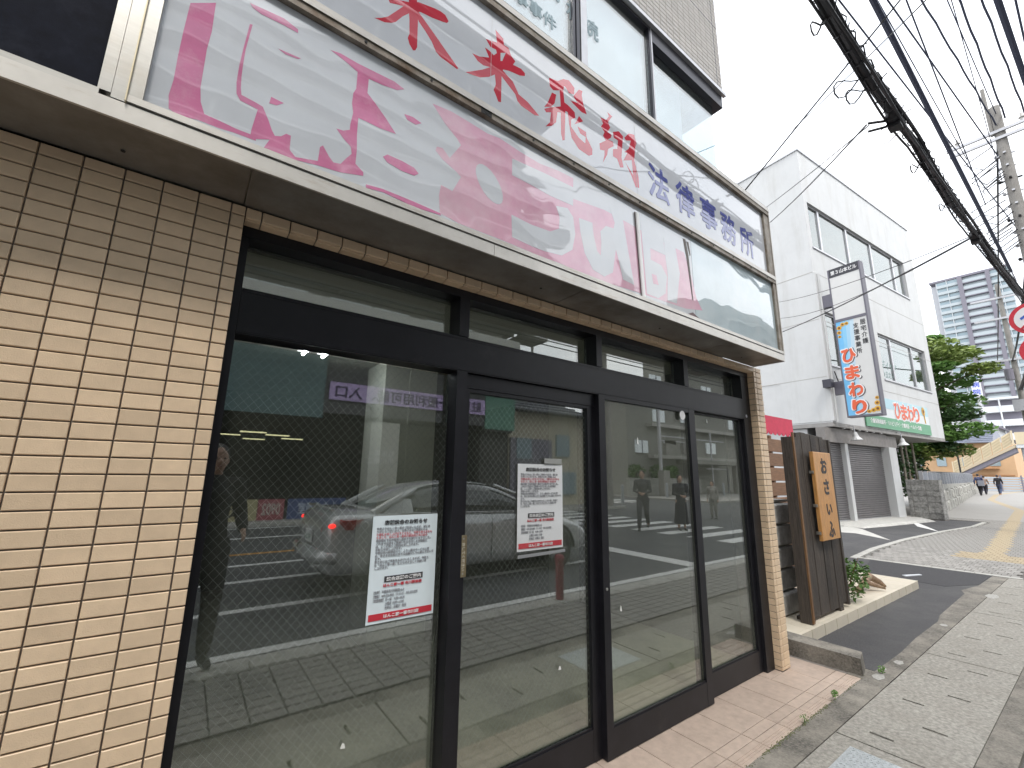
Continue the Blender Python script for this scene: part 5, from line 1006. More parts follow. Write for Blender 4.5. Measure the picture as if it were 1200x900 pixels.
part('stair_stringer', MB().hull8([(79.85, 10.5, 1.95), (81.8, 10.5, 1.95), (81.8, 4.7, 5.4), (79.85, 4.7, 5.4)], [(79.85, 10.45, 2.28), (81.8, 10.45, 2.28), (81.8, 4.75, 5.73), (79.85, 4.75, 5.73)]), mat('stringer', (.50, .42, .30), .7), fb)
part('stair_underside', MB().hull8([(80.0, 9.7, 1.9), (81.9, 9.7, 1.9), (81.9, 4.7, 4.85), (80.0, 4.7, 4.85)], [(80.0, 9.72, 2.38), (81.9, 9.72, 2.38), (81.9, 4.75, 5.38), (80.0, 4.75, 5.38)]), m_twd, fb)
part('deck', MB().box(79.9, 81.9, -14, 4.65, 5.35, 5.72), m_tw, fb)
for k in range(9): part('parapet_panel', MB().box(79.85, 79.95, 4.65 - (k + 1) * 2.05 + .04, 4.65 - k * 2.05 - .04, 5.74, 7.2), m_cr, fb)
for y in (4.0, -13): part('pier', MB().cyl((80.9, y, 0), .4, 5.35, 'z', 12), m_tw, fb)
hd = thing('site_hoarding', 'low pale blue-grey slatted hoarding across the end of the sidewalk', 'fence', (82, 6, 0), wc=True)
for k in range(6): part('slat', MB().box(76, 76.1, -3, 7.6, .35 + k * .27, .35 + k * .27 + .2), mat('hoarding', (.45, .50, .55), .6), hd)
for y in (-2, -.4, 1.2, 2.8, 4.4, 6.0, 7.5): part('post', MB().box(75.9, 76.0, y, y + .12, .1, 2.1), m_twd, hd)
lamp_ = thing('street_lamp', 'thin black street lamp post with two arms in front of the orange house', 'lamp', (62, 7.16, .25), wc=True)
part('post', MB().cyl((62, 7.16, .25), .07, 4.6, 'z', 8), m_dark, lamp_)
part('arm', MB().box(61.97, 62.03, 6.75, 7.55, 3.9, 4.0), m_dark, lamp_)
part('lamp_head', MB().box(61.8, 62.2, 6.75, 7.6, 4.8, 4.98), m_dark, lamp_)

# ================================================================== POLES AND CABLES
m_pole = mat('utility_pole', (.30, .285, .265), .85, var=.2, vscale=6, stain=(.16, .15, .14), stain_lo=.5, stain_hi=.8, stain_scale=3)
m_cab = mat('cable_black', (.02, .02, .024), .6); m_cabb = mat('cable_blue_black', (.035, .045, .09), .6); m_ins = mat('insulator', (.55, .53, .50), .3)
up_ = thing('utility_pole', 'concrete utility pole with crossarm and clustered fittings above the sidewalk', 'utility pole', (20.6, -1.28, 0), wc=True)
X0, Y0 = 20.6, -1.28
part('pole_shaft', MB().tube([(X0, Y0, 0), (X0, Y0, 13.6)], [.20, .13], 14), m_pole, up_)
part('pole_extension', MB().cyl((X0 - .05, Y0 + .16, 12.6), .05, 1.8, 'z', 8), m_pole, up_)
for z, y0, y1 in ((12.6, -1.6, 1.25), (12.35, -1.6, 1.2)): part('crossarm', MB().box(X0 - .18, X0 - .10, Y0 + y0, Y0 + y1, z, z + .09), m_alu, up_)
for y in (1.15, .95, -.5, -.9, -1.4):
    part('insulator', MB().tube([(X0 - .14, Y0 + y, 12.69), (X0 - .14, Y0 + y, 12.95)], [.05, .03], 8).cyl((X0 - .14, Y0 + y, 12.78), .075, .03, 'z', 8), m_ins, up_)
g = random.Random(9)
for k in range(9):
    z = 8.2 + k * .45; s_ = g.uniform(.16, .25)
    part('band_clamp', MB().box(X0 - .22, X0 + .22, Y0 - .03, Y0 + .03, z, z + .05).box(X0 - .03, X0 + .03, Y0 - s_, Y0 + s_, z + .01, z + .045).ball((X0, Y0 + s_, z + .04), .05, .05, .06, 6, 4), m_alu if k % 3 else m_dark, up_)
for k in range(10): part('step_bolt', MB().cyl((X0 - .05, Y0 + (.15 if k % 2 else -.28), 6.0 + k * .62), .009, .14, 'y', 6), m_alu, up_)
part('transformer', MB().cyl((X0 + .3, Y0 - .42, 9.6), .26, .8, 'z', 14), m_pole, up_)
mb = MB()
for k in range(12):
    z = 8.4 + g.uniform(0, 3.6); mb.tube([(X0 - .2, Y0 + .1, z), (X0 - .3, Y0 + .5, z - .3), (X0 - .3, Y0 + .8 + g.uniform(-.2, .3), z + .1), (X0 - .1, Y0 + .2, z + .5)], .018, 5)
part('jumper_wires', mb, m_cab, up_, kind='stuff')
p2 = thing('utility_pole', 'second, farther utility pole at the edge of the view beside the tower', 'utility pole', (36.6, .55, .1), wc=True)
part('pole_shaft', MB().tube([(36.6, .55, 0), (36.6, .55, 12.5)], [.15, .10], 12), m_pole, p2)
for z in (11.6, 10.4, 8.0): part('crossarm', MB().box(36.4, 36.5, -.5, 1.7, z, z + .1), m_alu, p2)
part('transformer', MB().cyl((36.3, .8, 6.9), .18, .6, 'z', 12), m_twd, p2)
part('fitting_box', MB().box(36.2, 36.5, .3, .9, 5.2, 5.8), m_alu, p2)
p0 = thing('utility_pole', 'utility pole on the near kerb far to the left of the shop', 'utility pole', (-16, -1.6, 0), wc=True)
part('pole_shaft', MB().tube([(-16, -1.6, 0), (-16, -1.6, 13)], [.2, .13], 12), m_pole, p0)
part('crossarm', MB().box(-16.1, -16, -2.6, .4, 12.2, 12.3), m_alu, p0)
def sagline(p0, p1, sag, n=14):
    p0 = Vector(p0); p1 = Vector(p1); return [p0.lerp(p1, k / n) - Vector((0, 0, sag * 4 * (k / n) * (1 - k / n))) for k in range(n + 1)]
def line_pts(pp, n=10):      # smooth line through support points
    out = []
    for a_, b_ in zip(pp, pp[1:]): out += sagline(a_, b_, .06, n)[:-1]
    return out + [Vector(pp[-1])]
def dirpt(px, py, d=None, z=None):  # (unused at build time)
    pass
def cable(name, pts, r, lab, m=m_cab, group='overhead cables', cat='cable', n=6):
    return single(name, MB().tube(pts, r, n), m, lab, cat, group)
# main bundle above the sidewalk
BP = [(-16, -1.1, 5.3), (0, -1.1, 4.85), (3.69, -1.10, 4.74), (5.92, -1.136, 4.73), (8.37, -1.17, 4.76), (14.0, -1.24, 5.22), (20.4, -1.2, 6.15), (36.4, .5, 6.3)]
cbn = thing('cable_bundle', 'thick black bundle of twisted telephone cables running along above the sidewalk', 'cables', (8, -.9, 6.0), wc=True)
base = line_pts(BP, 24)
g = random.Random(21)
for k, (dy, dz, r_) in enumerate(((0, 0, .022), (.033, .025, .016), (-.036, .022, .015), (.014, .062, .013), (-.025, -.033, .012), (.054, -.007, .009), (.036, .095, .009))):
    pts = [p + Vector((0, dy + .010 * math.sin(i * .23 + k), dz + .012 * math.cos(i * .19 + 2 * k))) for i, p in enumerate(base)]
    part('cable_strand', MB().tube(pts, r_, 6), m_cab, cbn)
mb = MB(); tot = []
x = -2.0; i = 0
def at_x(x):
    for a_, b_ in zip(base, base[1:]):
        if a_.x <= x <= b_.x: return a_.lerp(b_, (x - a_.x) / (b_.x - a_.x))
    return base[-1]
ring = []
x = 2.5
while x < 20.3:           # spiral hanger rings
    c = at_x(x); a_ = x * 34; ring.append(c + Vector((0, .056 * math.cos(a_), .02 + .056 * math.sin(a_)))); x += .03
mb.tube(ring, .0055, 4)
part('spiral_hanger', mb, m_cab, cbn)
mb = MB()
for k in range(150):
    x = g.uniform(4, 20); c = at_x(x); a_ = g.uniform(0, 6.28); d = Vector((g.uniform(-.4, .4), math.cos(a_), math.sin(a_))).normalized() * g.uniform(.05, .11); mb.bar(c + Vector((0, 0, .03)), c + Vector((0, 0, .03)) + d, .006)
part('tie_ends', mb, m_cab, cbn, kind='stuff')
for x in (6.15, 9.2): pass
mb = MB()
for x, s_ in ((3.85, .07), (4.55, .15), (4.7, .12), (6.3, .07), (7.4, .06)):
    c = at_x(x); mb.tube([c + Vector((s_ * .5 * math.sin(t) , .04 + s_ * (1 - math.cos(t)) * .6, -.02 + .04 * math.sin(2 * t))) for t in [q * .52 for q in range(13)]], .006, 4)
part('slack_loops', mb, m_cab, cbn, kind='stuff')
for x in (5.35, 8.95):
    c = at_x(x); part('splice_closure', MB().tube([c + Vector((-.16, .015, .0)), c + Vector((-.11, .015, 0)), c + Vector((.11, .015, 0)), c + Vector((.16, .015, 0))], [.02, .052, .052, .02], 8).box(c.x - .05, c.x + .05, c.y - .02, c.y + .07, c.z - .08, c.z + .08), m_cab, cbn)
c = at_x(5.3)
part('service_clamp', MB().tube([c + Vector((-.05, .06, -.03)), c + Vector((-.13, .17, -.02))], .012, 6).tube([c + Vector((-.01, .07, -.06)), c + Vector((-.07, .19, -.06))], .012, 6).tube([c + Vector((0, .06, -.03)), c + Vector((-.06, .18, -.15)), c + Vector((-.03, .09, -.24)), c + Vector((.06, .0, -.12))], .004, 5), m_cab, cbn)
CB = [((8.526, -0.243, 9.5), (15.969, -0.768, 9.5), .014, 'thin blue-black cable nearest the twisted bundle', 6.5),
 ((7.62, -0.786, 8.2), (21.455, -0.807, 8.2), .042, 'thickest smooth cable running between the bundle and the pole crossarm', 0),
 ((11.868, -0.406, 12.0), (21.751, -1.191, 12.0), .018, 'cable crossing from the left of the thick cable to the pole shaft', 0),
 ((10.539, -0.819, 10.5), (20.914, -0.62, 10.5), .015, 'cable passing just left of the pole shaft', 0),
 ((13.489, -0.78, 12.9), (20.575, -1.248, 12.9), .022, 'wavy cable meeting the pole top from the left', 0),
 ((14.448, -1.126, 13.3), (21.206, -1.315, 13.3), .014, 'straight thin cable meeting the pole top', 0),
 ((14.565, -1.309, 13.2), (20.8, -1.457, 13.2), .026, 'thick wavy cable meeting the pole top from the right', 0),
 ((14.028, -1.659, 12.4), (19.483, -1.853, 12.4), .024, 'wavy cable right of the pole top', 4),
 ((11.285, -1.855, 10.0), (13.98, -1.95, 10.0), .055, 'very thick cable in the top right corner', 9),
 ((12.184, -2.061, 10.5), (13.434, -2.067, 10.5), .020, 'faint cable at the far top right', 9),
 ((11.687, -0.269, 12.0), (20.275, -0.475, 12.0), .013, 'thin cable ending on the crossarm insulator', 0),
 ((12.93, -1.279, 11.0), (20.842, -1.082, 11.0), .010, 'very thin wire running to the middle of the pole', 0)]
for a_, b_, r_, lab, ext in CB:
    a_ = Vector(a_); b_ = Vector(b_); d = (b_ - a_); k_ = (a_.x + 16) / d.x
    st = a_ - d * k_; en_ = b_ + d.normalized() * ext
    pts = [st.lerp(en_, i / 60) + Vector((0, (.012 * math.sin(i * 2.1) if 'wavy' in lab else 0), (.012 * math.cos(i * 1.7) if 'wavy' in lab else 0) - .5 * (i / 60) * (1 - i / 60) * 0)) for i in range(61)]
    cable('cable', pts, r_, lab, m_cabb)
for a_, b_, r_, lab in (((20.5, -1.2, 12.4), (60, 3.2, 11.5), .03, 'cable leaving the near pole towards the far pole'), ((20.6, -1.2, 8.2), (36.6, .6, 8.0), .035, 'cable linking both poles at crossarm height'), ((20.6, -1.1, 6.4), (36.6, .6, 6.4), .04, 'bundle continuing from the near pole to the far pole')):
    cable('cable', sagline(a_, b_, .3, 20), r_, lab)
# service drops to the buildings
for a_, b_, sag, r_, lab in ((( 5.33, -.93, 4.75), (18.7, 7.1, 12.2), .15, .006, 'thin service wire from the bundle clamp to the white building wall'),
        ((5.29, -.92, 4.74), (18.7, 6.9, 11.6), .35, .008, 'sagging service wire just below the other one to the white building'),
        ((8.9, -1.15, 4.79), (18.72, 5.6, 7.0), .10, .014, 'black wire from the far splice to the white building, in front of the blade sign'),
        ((8.9, -1.12, 4.80), (18.72, 5.31, 8.36), .15, .007, 'thin upper wire crossing the blade sign'),
        ((8.9, -1.12, 4.77), (18.72, 5.37, 7.72), .30, .007, 'thin lower wire crossing the blade sign'),
        ((4.40, .02, 3.94), (4.2, -2.9, 5.9), .0, .006, 'wire from the top of the signboard across the street')):
    cable('service_wire', sagline(a_, b_, sag, 16), r_, lab, group='service wires', cat='wire')
cable('service_wire', sagline((5.71, -1.42, 6.0), (18.7, 6.32, 14.48), .1, 16), .007, 'long thin wire rising over the bundle to the roof of the white building', group='service wires', cat='wire')

# ================================================================== ROAD SIGNS at the right edge
rs = thing('no_crossing_sign', 'round red-ringed sign with a blue walking figure, cut by the right edge', 'road sign', (12.5, -1.3, 4.3), wc=True)
def disc(y, z, r, x, m, par, nm, th=.004): return part(nm, MB().cyl((x, y, z), r, th, 'x', 32), m, par)
m_sred = mat('sign_red', (.60, .03, .05), .4); m_sblu = mat('sign_blue2', (.04, .12, .50), .4)
disc(-1.365, 4.38, .30, 12.50, m_alu, rs, 'back_plate', .01); disc(-1.365, 4.38, .298, 12.494, m_sred, rs, 'red_ring'); disc(-1.365, 4.38, .235, 12.488, m_inkw, rs, 'white_disc')
fg = MB()
for pl in ([(-.03, .14), (.03, .14), (.04, .19), (0, .22), (-.04, .19)], [(-.05, .12), (.05, .12), (.06, -.02), (-.05, -.02)], [(-.05, -.02), (-.01, -.02), (-.07, -.19), (-.12, -.19)], [(.01, -.02), (.06, -.02), (.13, -.19), (.08, -.19)], [(-.05, .11), (-.05, .06), (-.15, -.01), (-.16, .03)], [(.05, .11), (.05, .06), (.14, .0), (.15, .04)]):
    fg.prism([(-1.365 - a_, 4.38 + b_) for a_, b_ in pl], 12.483, 12.487, plane='yz')
part('walking_figure', fg, m_sblu, rs)
part('red_slash', MB().bar((12.480, -1.20, 4.21), (12.480, -1.53, 4.55), .035, .004, up=(1, 0, 0)), m_sred, rs)
r2_ = thing('no_parking_sign', 'round blue sign with red ring and slash hung under the no crossing sign', 'road sign', (12.5, -1.3, 3.8), wc=True)
disc(-1.405, 3.775, .30, 12.50, m_alu, r2_, 'back_plate', .01); disc(-1.405, 3.775, .298, 12.494, m_sred, r2_, 'red_ring'); disc(-1.405, 3.775, .22, 12.488, m_sblu, r2_, 'blue_disc')
part('red_slash', MB().bar((12.484, -1.25, 3.93), (12.484, -1.56, 3.62), .06, .004, up=(1, 0, 0)), m_sred, r2_)
sp_ = thing('sign_pole', 'slim grey pole carrying the two round road signs', 'pole', (12.56, -1.75, 0), wc=True)
part('pole', MB().cyl((12.56, -1.75, 0), .03, 4.9, 'z', 10), m_alu, sp_)
part('side_bracket', MB().box(12.52, 12.55, -1.75, -1.2, 4.29, 4.33).box(12.52, 12.55, -1.75, -1.25, 3.72, 3.76), m_alu, sp_)
# ================================================================== PEOPLE
m_skin = mat('skin', (.50, .32, .24), .6, var=.05, vscale=20); m_hair = mat('hair_black', (.012, .010, .010), .55); m_eye = mat('eye', (.02, .015, .015), .3); m_lipm = mat('lip', (.38, .16, .14), .6)
def remesh(name, mb, m, parent, vox=.014, smooth=True):
    me = mb.mesh(name, m); o = bpy.data.objects.new(name, me); COL.objects.link(o)
    md = o.modifiers.new('r', 'REMESH'); md.mode = 'VOXEL'; md.voxel_size = vox
    sm = o.modifiers.new('s', 'SMOOTH'); sm.iterations = 4; sm.factor = .5
    dg = bpy.context.evaluated_depsgraph_get(); m2 = bpy.data.meshes.new_from_object(o.evaluated_get(dg)); bpy.data.objects.remove(o)
    m2.materials.clear(); m2.materials.append(m); m2.name = name
    m2.polygons.foreach_set('use_smooth', [True] * len(m2.polygons))
    return link(name, m2, parent)
def capsule(mb, pts, rs, ell=None, n=12):
    pts = [Vector(p) for p in pts]; d0 = (pts[0] - pts[1]).normalized(); d1 = (pts[-1] - pts[-2]).normalized()
    P = [pts[0] + d0 * rs[0] * .95, pts[0] + d0 * rs[0] * .6] + pts + [pts[-1] + d1 * rs[-1] * .6, pts[-1] + d1 * rs[-1] * .95]
    Rr = [rs[0] * .25, rs[0] * .78] + list(rs) + [rs[-1] * .78, rs[-1] * .25]
    E_ = None
    if ell: E_ = [ell[0], ell[0]] + list(ell) + [ell[-1], ell[-1]]
    mb.tube(P, Rr, n, ell=E_)
def person(lab, loc, rz, h=1.7, pose=None, top=(.05, .05, .07), legs=(.03, .03, .035), skirt=False, bag=None, hairlen=0, group=None, shoes=(.03, .03, .03), phone=False):
    """built facing +y, x to its right hand side"""
    J = dict(pel=(0, 0, .93), sp=(0, 0, 1.12), ch=(0, .0, 1.32), nk=(0, 0, 1.46), hb=(0, .015, 1.54), hd=(0, .02, 1.60),
             sl=(-.175, 0, 1.39), sr=(.175, 0, 1.39), el=(-.23, -.02, 1.12), er=(.23, -.02, 1.12), wl=(-.24, .06, .88), wr=(.24, .06, .88),
             hl=(-.085, 0, .90), hr=(.085, 0, .90), kl=(-.095, .02, .49), kr=(.095, .02, .49), al=(-.095, -.02, .085), ar=(.095, -.02, .085))
    J.update(pose or {}); s = h / 1.72; V = {k: Vector(v) * s for k, v in J.items()}
    t = thing('person', lab, 'person', loc, rz, group)
    b = MB(); r = lambda *q: [x * s for x in q]
    capsule(b, [V['pel'], V['sp'], V['ch'], V['ch'] + Vector((0, 0, .07 * s))], r(.135, .115, .145, .11), [(.72, 1.1)] * 4 if False else None)
    capsule(b, [V['ch'] + Vector((0, 0, .05 * s)), V['nk'], V['hb']], r(.07, .05, .052))
    b.ball(V['hd'] + Vector((0, 0, .01 * s)), .076 * s, .095 * s, .118 * s, 16, 12)
    b.ball(V['hd'] + Vector((0, .035 * s, -.06 * s)), .052 * s, .055 * s, .05 * s, 10, 8)
    b.ball(V['hd'] + Vector((0, .103 * s, -.012 * s)), .013 * s, .02 * s, .022 * s, 8, 6)
    for q in (-1, 1): b.ball(V['hd'] + Vector((q * .078 * s, -.005 * s, -.005 * s)), .012 * s, .02 * s, .032 * s, 8, 6)
    for S_, E2, W_ in (('sl', 'el', 'wl'), ('sr', 'er', 'wr')):
        capsule(b, [V['ch'] + Vector((0, 0, .05 * s)), V[S_]], r(.07, .06)); capsule(b, [V[S_], V[E2]], r(.052, .040)); capsule(b, [V[E2], V[W_]], r(.038, .025))
        d = (V[W_] - V[E2]).normalized(); palm = V[W_] + d * .05 * s; side = 1 if S_ == 'sl' else -1
        capsule(b, [V[W_] + d * .01 * s, palm + d * .02 * s], r(.024, .032), [(1, .6)] * 2)
        a_ = d.cross(Vector((1, 0, 0))); a_ = a_.normalized() if a_.length > .1 else Vector((0, 1, 0))
        for q in range(4):
            o_ = palm + d * .03 * s + a_ * (.026 - .0175 * q) * s; cu = Vector((side * .010 * (q + 1) * .5, 0, 0)) * s
            ln = (.060, .072, .068, .052)[q] * s
            b.tube([o_, o_ + d * ln * .5 + cu * .3, o_ + d * ln + cu * 1.6], [.0105 * s, .0095 * s, .007 * s], 6)
        b.tube([palm - d * .02 * s + a_ * .02 * s, palm + d * .01 * s + a_ * .048 * s, palm + d * .04 * s + a_ * .055 * s], [.013 * s, .011 * s, .008 * s], 6)
    for H_, K_, A_ in (('hl', 'kl', 'al'), ('hr', 'kr', 'ar')):
        capsule(b, [V[H_], V[K_]], r(.088, .056)); capsule(b, [V[K_], (V[K_] * .62 + V[A_] * .38), V[A_]], r(.052, .054, .036))
    remesh('body', b, m_skin, t, .012 * s)
    cl = MB()
    capsule(cl, [V['pel'] + Vector((0, 0, -.02 * s)), V['sp'], V['ch'], V['ch'] + Vector((0, 0, .06 * s))], r(.155, .138, .162, .125))
    for S_, E2, W_ in (('sl', 'el', 'wl'), ('sr', 'er', 'wr')):
        capsule(cl, [V['ch'] + Vector((0, 0, .05 * s)), V[S_]], r(.085, .075)); capsule(cl, [V[S_], V[E2], V[E2].lerp(V[W_], .86)], r(.068, .055, .042))
    mt = mat('cloth_%02d%02d%02d' % tuple(int(c * 99) for c in top), top, .9, var=.15, vscale=12)
    remesh('jacket', cl, mt, t, .014 * s)
    lg = MB(); ml = mat('cloth_%02d%02d%02d' % tuple(int(c * 99) for c in legs), legs, .9, var=.15, vscale=12)
    if skirt:
        z0 = V['pel'] + Vector((0, 0, .06 * s)); c0 = (V['al'] + V['ar']) / 2 + Vector((0, 0, .12 * s)); lg.tube([z0, V['pel'] - Vector((0, 0, .15 * s)), z0.lerp(c0, .6), c0], r(.135, .18, .20, .235), 18)
    else:
        capsule(lg, [V['pel'] + Vector((0, 0, .03 * s)), V['pel'] - Vector((0, 0, .05 * s))], r(.148, .15))
        for H_, K_, A_ in (('hl', 'kl', 'al'), ('hr', 'kr', 'ar')): capsule(lg, [V[H_], V[K_], V[A_] + Vector((0, 0, .03 * s))], r(.105, .076, .056))
    remesh('skirt' if skirt else 'trousers', lg, ml, t, .015 * s)
    for A_, K_ in (('al', 'kl'), ('ar', 'kr')):
        sh_ = MB(); p = V[A_]; lift = Vector((0, 0, 0)); capsule(sh_, [p + Vector((0, -.035, -.035)) * s, p + Vector((0, .07, -.048)) * s, p + Vector((0, .165, -.055)) * s], r(.042, .044, .034), [(.8, 1)] * 3); remesh('shoe', sh_, mat('shoe_%02d' % int(shoes[0] * 99), shoes, .6), t, .012)
    hm = MB(); hm.ball(V['hd'] + Vector((0, -.018 * s, .035 * s)), .088 * s, .098 * s, .105 * s, 16, 12)
    if hairlen: capsule(hm, [V['hd'] + Vector((0, -.055, .0)) * s, V['hd'] + Vector((0, -.07, -hairlen)) * s], r(.078, .06))
    # keep the face free
    vs = [Vector(v) for v in hm.v]; c_ = V['hd']; hm.v = [tuple(v if not (v.y > c_.y + .045 * s and v.z < c_.z + .055 * s) else Vector((v.x, c_.y + .045 * s, v.z))) for v in vs]
    part('hair', hm, m_hair, t, smooth=True)
    for q in (-1, 1): part('eye', MB().ball(V['hd'] + Vector((q * .03, .088, .012)) * s, .010 * s, .007 * s, .006 * s, 8, 5), m_eye, t)
    part('mouth', MB().ball(V['hd'] + Vector((0, .090, -.055)) * s, .020 * s, .006 * s, .006 * s, 8, 5), m_lipm, t)
    return t, V
walk = dict(kl=(-.09, .22, .52), al=(-.09, .30, .09), kr=(.09, .02, .49), ar=(.09, -.30, .14), el=(-.23, -.12, 1.13), wl=(-.23, -.12, .90), er=(.23, .10, 1.13), wr=(.22, .26, .98))
hold = dict(el=(-.23, .04, 1.12), wl=(-.06, .27, 1.08), er=(.23, .04, 1.12), wr=(.08, .27, 1.06))
# two walkers far along the sidewalk, seen from behind
person('person walking away by the fence in a navy shirt with a grey shoulder bag', (54, 5.03, .25), R(-96), 1.78, walk, (.05, .06, .12), (.02, .02, .025))
bg_ = single('shoulder_bag', MB().box(53.78, 53.95, 4.72, 5.08, 1.05, 1.50).bar((53.86, 5.0, 1.5), (53.9, 5.1, 1.75), .03), mat('bag_grey', (.25, .26, .30), .8), 'grey bag carried on the back of the nearer far walker', 'bag')
person('person walking away in a black jacket and blue jeans, farther off on the tactile strip', (58, 4.37, .28), R(-94), 1.70, walk, (.02, .02, .022), (.06, .08, .14), shoes=(.5, .25, .1))
person('person in dark clothes just ahead of the walker with the shoulder bag', (57.5, 5.15, .28), R(-95), 1.62, walk, (.30, .22, .18), (.03, .03, .04))
person('person in a blue jacket at the right edge far down the sidewalk', (52, 1.9, .26), R(-100), 1.7, None, (.04, .07, .17), (.05, .05, .07))
# crossing the road, seen mirrored in the glass
person('person in a dark shirt crossing the road while looking at something held in both hands', (12.1, -6.85, -.13), R(60), 1.78, dict(walk, **hold), (.06, .06, .065), (.05, .05, .06))
person('person in a long black coat and skirt crossing the road beside the walker', (13.1, -6.2, -.13), R(40), 1.66, hold, (.03, .03, .035), (.03, .03, .035), skirt=True, hairlen=.12)
person('small grey-clad person waiting beyond the crossing', (17.6, -7.6, -.13), R(80), 1.45, None, (.35, .33, .30), (.25, .24, .22))
# the photographer, standing behind the camera and mirrored at the left edge of the glass
photog, PV = person('person all in black mirrored as a dark figure at the left edge of the glass', (.80, -2.42, 0), R(-10), 1.70, dict(er=(.25, -.06, 1.13), wr=(.22, .16, 1.02), el=(-.25, -.06, 1.13), wl=(-.20, .16, 1.02)), (.012, .012, .014), (.02, .02, .025), group=None)

# ================================================================== SILVER CAR (mirrored in the glass)
car = thing('parked_car', 'silver four-door sedan standing in the near lane facing right', 'car', (2.18, -5.02, -.13), 0)
car.scale = (1.03, 1.03, 1.03)
m_silver = mat('car_silver', (.62, .63, .63), .25, metal=.3, coat=1); m_cglass = mat('car_glass', (.015, .018, .02), .05, coat=1); m_tyre = mat('tyre', (.015, .015, .015), .8); m_rim = mat('rim', (.45, .45, .46), .3, metal=.8)
m_tail = mat('tail_red', (.35, .01, .015), .15, coat=1); m_tailon = mat('tail_lit', (.8, .02, .02), .3, emit=(1, .03, .02), estr=3.5)
def loft(secs, n):
    mb = MB()
    for x, ring in secs:
        assert len(ring) == n
        mb.v += [(x, y, z) for y, z in ring]
    for i in range(len(secs) - 1):
        for k in range(n): a_ = i * n + k; b_ = i * n + (k + 1) % n; mb.f.append((a_, b_, b_ + n, a_ + n)); mb.mi.append(0)
    mb.f.append(tuple(range(n))[::-1]); mb.f.append(tuple((len(secs) - 1) * n + k for k in range(n))); mb.mi += [0, 0]
    return mb
def subd(name, mb, m, par, lv=2):
    me = mb.mesh(name, m); o = bpy.data.objects.new(name, me); COL.objects.link(o); md = o.modifiers.new('s', 'SUBSURF'); md.levels = lv; md.render_levels = lv
    dg = bpy.context.evaluated_depsgraph_get(); m2 = bpy.data.meshes.new_from_object(o.evaluated_get(dg)); bpy.data.objects.remove(o); m2.name = name
    m2.polygons.foreach_set('use_smooth', [True] * len(m2.polygons)); return link(name, m2, par)
def ringb(zl, zs, zt, hw): return [(-hw * .9, zl), (-hw, zl + .10), (-hw * 1.01, (zl + zs) / 2), (-hw * .985, zs - .08), (-hw * .90, zs), (-hw * .5, zt), (0, zt + .01), (hw * .5, zt), (hw * .90, zs), (hw * .985, zs - .08), (hw * 1.01, (zl + zs) / 2), (hw, zl + .10), (hw * .9, zl)]
body = loft([(x, ringb(*q)) for x, q in ((0.0, (.42, .78, .86, .70)), (.03, (.26, .98, 1.03, .78)), (.12, (.22, 1.04, 1.09, .84)), (.55, (.2, 1.04, 1.08, .89)), (1.2, (.18, 1.01, 1.05, .905)), (2.4, (.17, .98, 1.0, .91)), (3.25, (.17, .95, .99, .91)), (3.7, (.18, .90, .96, .90)), (4.3, (.2, .78, .85, .87)), (4.62, (.22, .66, .73, .80)), (4.75, (.30, .56, .60, .68)))], 13)
subd('body', body, m_silver, car)
def ringc(zb, zt, wb_, wt): return [(-wb_, zb), (-wb_ * .97, zb + (zt - zb) * .35), (-(wb_ + wt) / 2, zb + (zt - zb) * .7), (-wt, zt - .02), (-wt * .6, zt), (0, zt + .015), (wt * .6, zt), (wt, zt - .02), ((wb_ + wt) / 2, zb + (zt - zb) * .7), (wb_ * .97, zb + (zt - zb) * .35), (wb_, zb)]
cab = loft([(x, ringc(*q)) for x, q in ((.62, (.98, 1.06, .72, .62)), (1.05, (.96, 1.27, .80, .62)), (1.45, (.94, 1.41, .83, .60)), (1.95, (.93, 1.455, .84, .60)), (2.5, (.92, 1.43, .84, .60)), (3.0, (.92, 1.28, .82, .61)), (3.55, (.92, .99, .76, .64)))], 11)
cg = subd('window_glass', cab, m_cglass, car)
roof = loft([(x, [(-w, z - .035), (-w * .6, z + .002), (0, z + .018), (w * .6, z + .002), (w, z - .035), (0, z - .05)]) for x, z, w in ((.66, 1.075, .60), (1.05, 1.282, .64), (1.45, 1.42, .645), (1.95, 1.465, .645), (2.5, 1.44, .645), (2.72, 1.385, .64))], 6)
subd('roof', roof, m_silver, car, 2)
